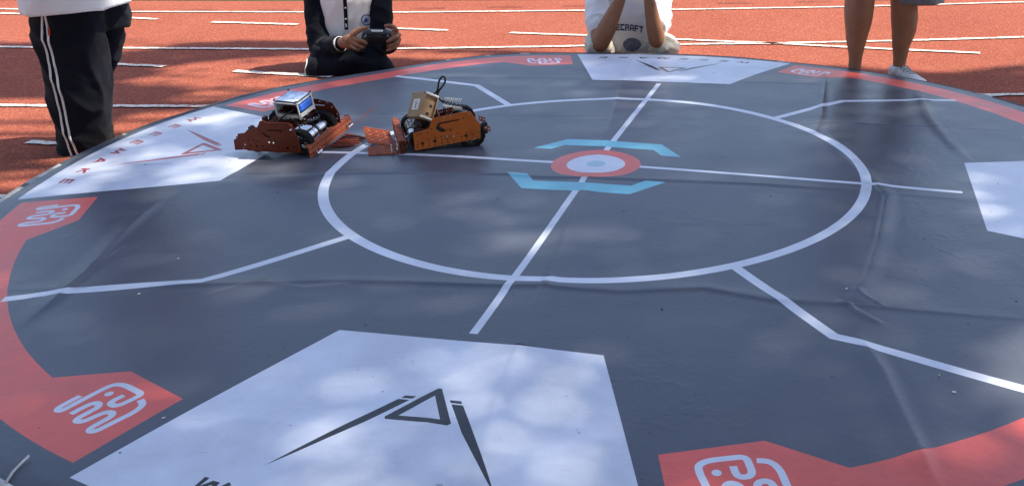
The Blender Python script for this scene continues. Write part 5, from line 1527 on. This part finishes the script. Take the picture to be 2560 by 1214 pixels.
for sx, L in ((-1, L4a), (1, L4b)):
    secs = secs_of(L, 1.02)
    c0 = Vector(L[0][:3])
    upper = [(hip4 + V(sx * .085, 0, 0), V(.085, 0, 0), V(0, .09, 0)), (hip4.lerp(c0, .5) + V(sx * .05, 0, 0), V(.076, 0, 0), V(0, .08, 0)), (c0 + V(0, 0, .10), V(.062, 0, 0), V(0, .066, 0))]
    secs = upper + secs
    last = Vector(L[-1][:3])
    b.loft(secs, 22)
    d = V(.42, -.90, 0) if sx > 0 else V(-.95, .30, 0)
    limb(b, [V(last.x, last.y, max(.05, last.z)), V(last.x, last.y, .045), V(last.x, last.y, .035) + d.normalized() * .06], [L[-1][3] * .95, .030, .020])
limb(b, [hip4 + V(0, 0, .02), hip4 + V(0, 0, .42)], [.10, .10])
limb(b, [hip4 + V(0, 0, .5), hip4 + V(0, 0, .64)], [.06, .055])
for sx in (-1, 1):
    limb(b, [hip4 + V(sx * .17, 0, .50), hip4 + V(sx * .22, .02, .25), hip4 + V(sx * .20, -.06, .03)], [.050, .042, .028])
    hand(b, hip4 + V(sx * .20, -.065, .01), (0, -.2, -1), (sx, 0, 0), -sx, 1.0)
P, q_ = head_into(b, hip4 + V(0, -.02, .74), 1.05, V(-.4, -.85, -.3))
me = remesh(b, .0065, 4)
displace(me, lambda co: vnoise(co, 14, 3.0) * .0022)
body4 = skin_obj("body", me, M['skin'], p4)
face_bits(p4, body4, P, q_, 1.05); hair_cap(p4, P, q_, None, 1.05)
t = MB()
hm4 = (1.5319, 1.64, 0.3823, 0.128)
t.ell(hip4 + V(0, 0, .0), (.19, .15, .12))
for sx, (hx_, hy_, hz_, hr_) in ((-1, (L4a[0][0] - .005, L4a[0][1] + .01, L4a[0][2] + .09, .098)), (1, hm4)):
    t.loft([(hip4 + V(sx * .09, 0, -.02), V(.11, 0, 0), V(0, .125, 0)), (hip4.lerp(V(hx_, hy_, hz_), .5) + V(sx * .03, 0, 0), V(.115, 0, 0), V(0, .12, 0)), (V(hx_, hy_, hz_), V(hr_, 0, 0), V(0, hr_ * .9, 0))], 24)
me = remesh(t, .0085, 3)
displace(me, lambda co: folds(co, 8, (.15, .1, 1), 3.0, 31.0) * .010)
skin_obj("shorts", me, M['greycl'], p4)
t = MB().loft([(hip4 + V(0, 0, dz), V(w, 0, 0), V(0, w * .66, 0)) for dz, w in ((-.06, .19), (.1, .175), (.3, .19), (.48, .19), (.54, .14), (.57, .08))], 26, 2.3)
for sx in (-1, 1): limb(t, [hip4 + V(sx * .15, 0, .50), hip4 + V(sx * .21, .015, .31)], [.07, .07])
me = remesh(t, .009, 3); displace(me, lambda co: folds(co, 7, (.3, 0, 1), 3, 41.0) * .007)
skin_obj("shirt", me, M['greycl'], p4)
for L, d, dx in ((L4a, (-.95, .30), 0), (L4b, (.42, -.90), 0)):
    c = Vector(L[-1][:3]); dd = Vector((d[0], d[1], 0)).normalized()
    if d[0] < 0:
        shoe(p4, (c.x - dd.x * .055, c.y - dd.y * .055, 0), d, .24, 'shoe', 'shoegrey', .050)
        continue
    sk_ = MB().loft([(V(c.x, c.y, z), V(r, 0, 0), V(0, r * 1.1, 0)) for z, r in ((.030, .036), (.055, .036), (.076, .0345))], 18)
    sk_.build("sock", M['piping'], p4, True)
    shoe(p4, (c.x - dd.x * .055, c.y - dd.y * .055, 0), d, .24, 'shoe', 'shoegrey', .068)
# ------------------------------------------------------------------ trees beside the track (they throw the dappled shade)
LIT = list(zip([(-1.6889, 1.6201), (-1.9234, 1.7438), (-1.9619, 1.0754), (-2.0419, 0.9967), (-2.6487, 1.3213), (-2.5213, 1.0241), (-2.1376, 0.3058), (-2.038, 0.3147), (-3.8913, 3.3034), (-0.8849, 2.3906), (-1.9906, 1.5042)], (.26, .20, .26, .18, .30, .26, .22, .14, .5, .25, .12), (.22, .16, .20, .14, .22, .16, .12, .08, .28, .10, .10)))
def shade_want(x, y):
    xb = (-9, -3, -1.6, -1.0, -.4, .3, 1.2, 1.75, 2.4, 4.6)
    yb = (3.1, 2.95, 2.75, 2.55, 2.35, 2.06, 1.88, 1.66, 1.90, 2.2)
    b_ = np.interp(x, xb, yb)
    r = math.hypot(x, y)
    if y > b_ + .10: return 0.0
    if r > 1.98 and x < .3 and y > -1.5:
        for (cx_, cy_), rx_, ry_ in LIT:
            if ((x - cx_) / rx_) ** 2 + ((y - cy_) / ry_) ** 2 < 1: return .03
        v = noise.noise(Vector((x * .85 + 3.1, y * 2.3 + 1.7, 2.0))) + .45 * noise.noise(Vector((x * 2.1, y * 5.0, 7.0)))
        return 1.0 if v > -.10 else 0.05
    d = math.hypot((x - 1.22) / .50, (y + 1.42) / .30)
    if d < 1: return 0.12
    if y < -.7 and x < .95:
        v = noise.noise(Vector((x * 2.3 + 4, y * 2.9, 3.0))) + .5 * noise.noise(Vector((x * 6.1, y * 6.5, 8.0)))
        return max(.60, min(1.0, .84 - .7 * v))
    v = noise.noise(Vector((x * 1.25 + 9, y * 1.6 + 5, 5.0))) + .6 * noise.noise(Vector((x * 3.1 + 2, y * 3.4 + 8, 1.0)))
    if x > .9 and y > -1.1: return max(.55, min(1.0, .9 - v))
    return max(.28, min(1.0, .61 - .95 * v))

TREES = [("tall leafy tree beside the track at right, level with the mat", (7.7, 1.2), 0), ("tall leafy tree beside the track at right, nearer the camera", (7.9, -2.6), 1)]
leaves = [[], []]
N_L = 70000
k = Vector((SUN.x / SUN.z, SUN.y / SUN.z))
while sum(map(len, leaves)) < N_L:
    gx_ = random.uniform(-5.5, 4.6); gy_ = random.uniform(-4.6, 3.3)
    if random.random() > shade_want(gx_, gy_): continue
    h = 8.0 + 3.6 * random.random()
    p = Vector((gx_ + k.x * h, gy_ + k.y * h, h))
    ti = min(range(2), key=lambda i: (p.x - TREES[i][1][0]) ** 2 * .4 + (p.y - TREES[i][1][1]) ** 2)
    leaves[ti].append(p)
for lab_, (tx, ty), ti in TREES:
    root = thing("tree", lab_, "tree", (tx, ty, 0), group="trees beside the track")
    L = leaves[ti]
    tb = MB()
    trunk = [V(0, 0, -.1), V(.05, .04, 1.6), V(-.05, .02, 3.6), V(.02, -.05, 5.6), V(0, 0, 7.2)]
    tb.tube(trunk, [.30, .23, .20, .17, .12], 12)
    tb.build("trunk", M['bark'], root, True)
    lb = MB()
    for q_i in range(34):
        if not L: break
        e_ = random.choice(L) - Vector((tx, ty, 0))
        s_ = V(0, 0, random.uniform(5.4, 7.1))
        mid = s_.lerp(e_, .45) + V(random.uniform(-.3, .3), random.uniform(-.3, .3), .5)
        lb.tube(chaikin3([s_, mid, e_], 2), [.085 - .009 * j for j in range(9)] if False else .03, 5)
    lb.build("limb", M['bark'], root, True)
    vs, fs = [], []
    for p in L:
        c = p - Vector((tx, ty, 0))
        d = Vector((random.gauss(0, 1), random.gauss(0, 1), random.gauss(0, .5))).normalized()
        n_ = Vector((random.gauss(0, .6), random.gauss(0, .6), 1)).normalized()
        s_ = d.cross(n_).normalized(); l = random.uniform(.046, .072); w = l * .58
        i = len(vs)
        vs += [c - d * l, c + s_ * w - n_ * .01, c + d * l, c - s_ * w - n_ * .01]
        fs.append((i, i + 1, i + 2, i + 3))
    mesh_obj("crown", vs, fs, M['leaf'], root, False)

# unseen trees added behind the camera to cut the sky light from there
def sky_block_tree(lab_, tx, ty, H, rad_, seed):
    rr = random.Random(seed)
    root = thing("tree", lab_, "tree", (tx, ty, 0), group="added light-blocking trees behind the camera")
    MB().tube([V(0, 0, -.1), V(.1, 0, H * .25), V(0, .1, H * .55)], [.28, .22, .12], 10).build("trunk", M['bark'], root, True)
    lobes = [(V(rr.uniform(-.6, .6) * rad_, rr.uniform(-.5, .5) * rad_, H * rr.uniform(.22, .9)), rad_ * rr.uniform(.45, .75)) for _ in range(16)]
    vs, fs = [], []
    for _ in range(5200):
        c0, r0 = rr.choice(lobes)
        d = V(rr.gauss(0, 1), rr.gauss(0, 1), rr.gauss(0, 1)).normalized()
        c = c0 + d * r0 * rr.uniform(.55, 1.0)
        if c.z < .4: continue
        a_ = V(rr.gauss(0, 1), rr.gauss(0, 1), rr.gauss(0, .6)).normalized(); n_ = V(rr.gauss(0, .7), rr.gauss(0, .7), 1).normalized()
        s_ = a_.cross(n_).normalized(); l = rr.uniform(.16, .26); w = l * .6
        i = len(vs); vs += [c - a_ * l, c + s_ * w, c + a_ * l, c - s_ * w]; fs.append((i, i + 1, i + 2, i + 3))
    mesh_obj("crown", vs, fs, M['leaf'], root, False)
for i_, (lab_, tx, ty, H, rad_) in enumerate((("unseen tree added directly behind the camera to block sky light", .4, -8.2, 9.5, 3.0), ("unseen tree added behind the camera to the left to block sky light", -4.8, -7.6, 8.6, 2.9), ("unseen tree added behind the camera to the right to block sky light", 5.6, -8.4, 9.8, 3.1), ("unseen tree added at the far left end of the light-blocking row", -9.6, -6.2, 8.8, 3.0), ("unseen tree added at the far right end of the light-blocking row", 10.6, -7.4, 9.2, 3.0))):
    sky_block_tree(lab_, tx, ty, H, rad_, 50 + i_)

# unseen tree line added to darken what the far part of the mat mirrors
rr = random.Random(91)
vs, fs = [], []
for _ in range(9000):
    x = rr.uniform(-150, 150); yb = 78 + 5 * math.sin(x * .07) + rr.uniform(-4, 4)
    top = 13.5 + 3.5 * noise.noise(Vector((x * .06, 3.0, 1.0))) * 1.6 + 2.2 * noise.noise(Vector((x * .25, 8.0, 1.0)))
    c = V(x, yb, top * rr.random() ** .8)
    a_ = V(rr.gauss(0, 1), rr.gauss(0, .5), rr.gauss(0, 1)).normalized(); s_ = a_.cross(V(rr.gauss(0, .4), -1, rr.gauss(0, .4))).normalized()
    l = rr.uniform(.8, 1.5); w = l * .7
    i = len(vs); vs += [c - a_ * l, c + s_ * w, c + a_ * l, c - s_ * w]; fs.append((i, i + 1, i + 2, i + 3))
tag(mesh_obj("added_far_trees", vs, fs, M['leaf'], None, False), "unseen tree line added beyond the sports field to darken the mat reflection", None, 'stuff')
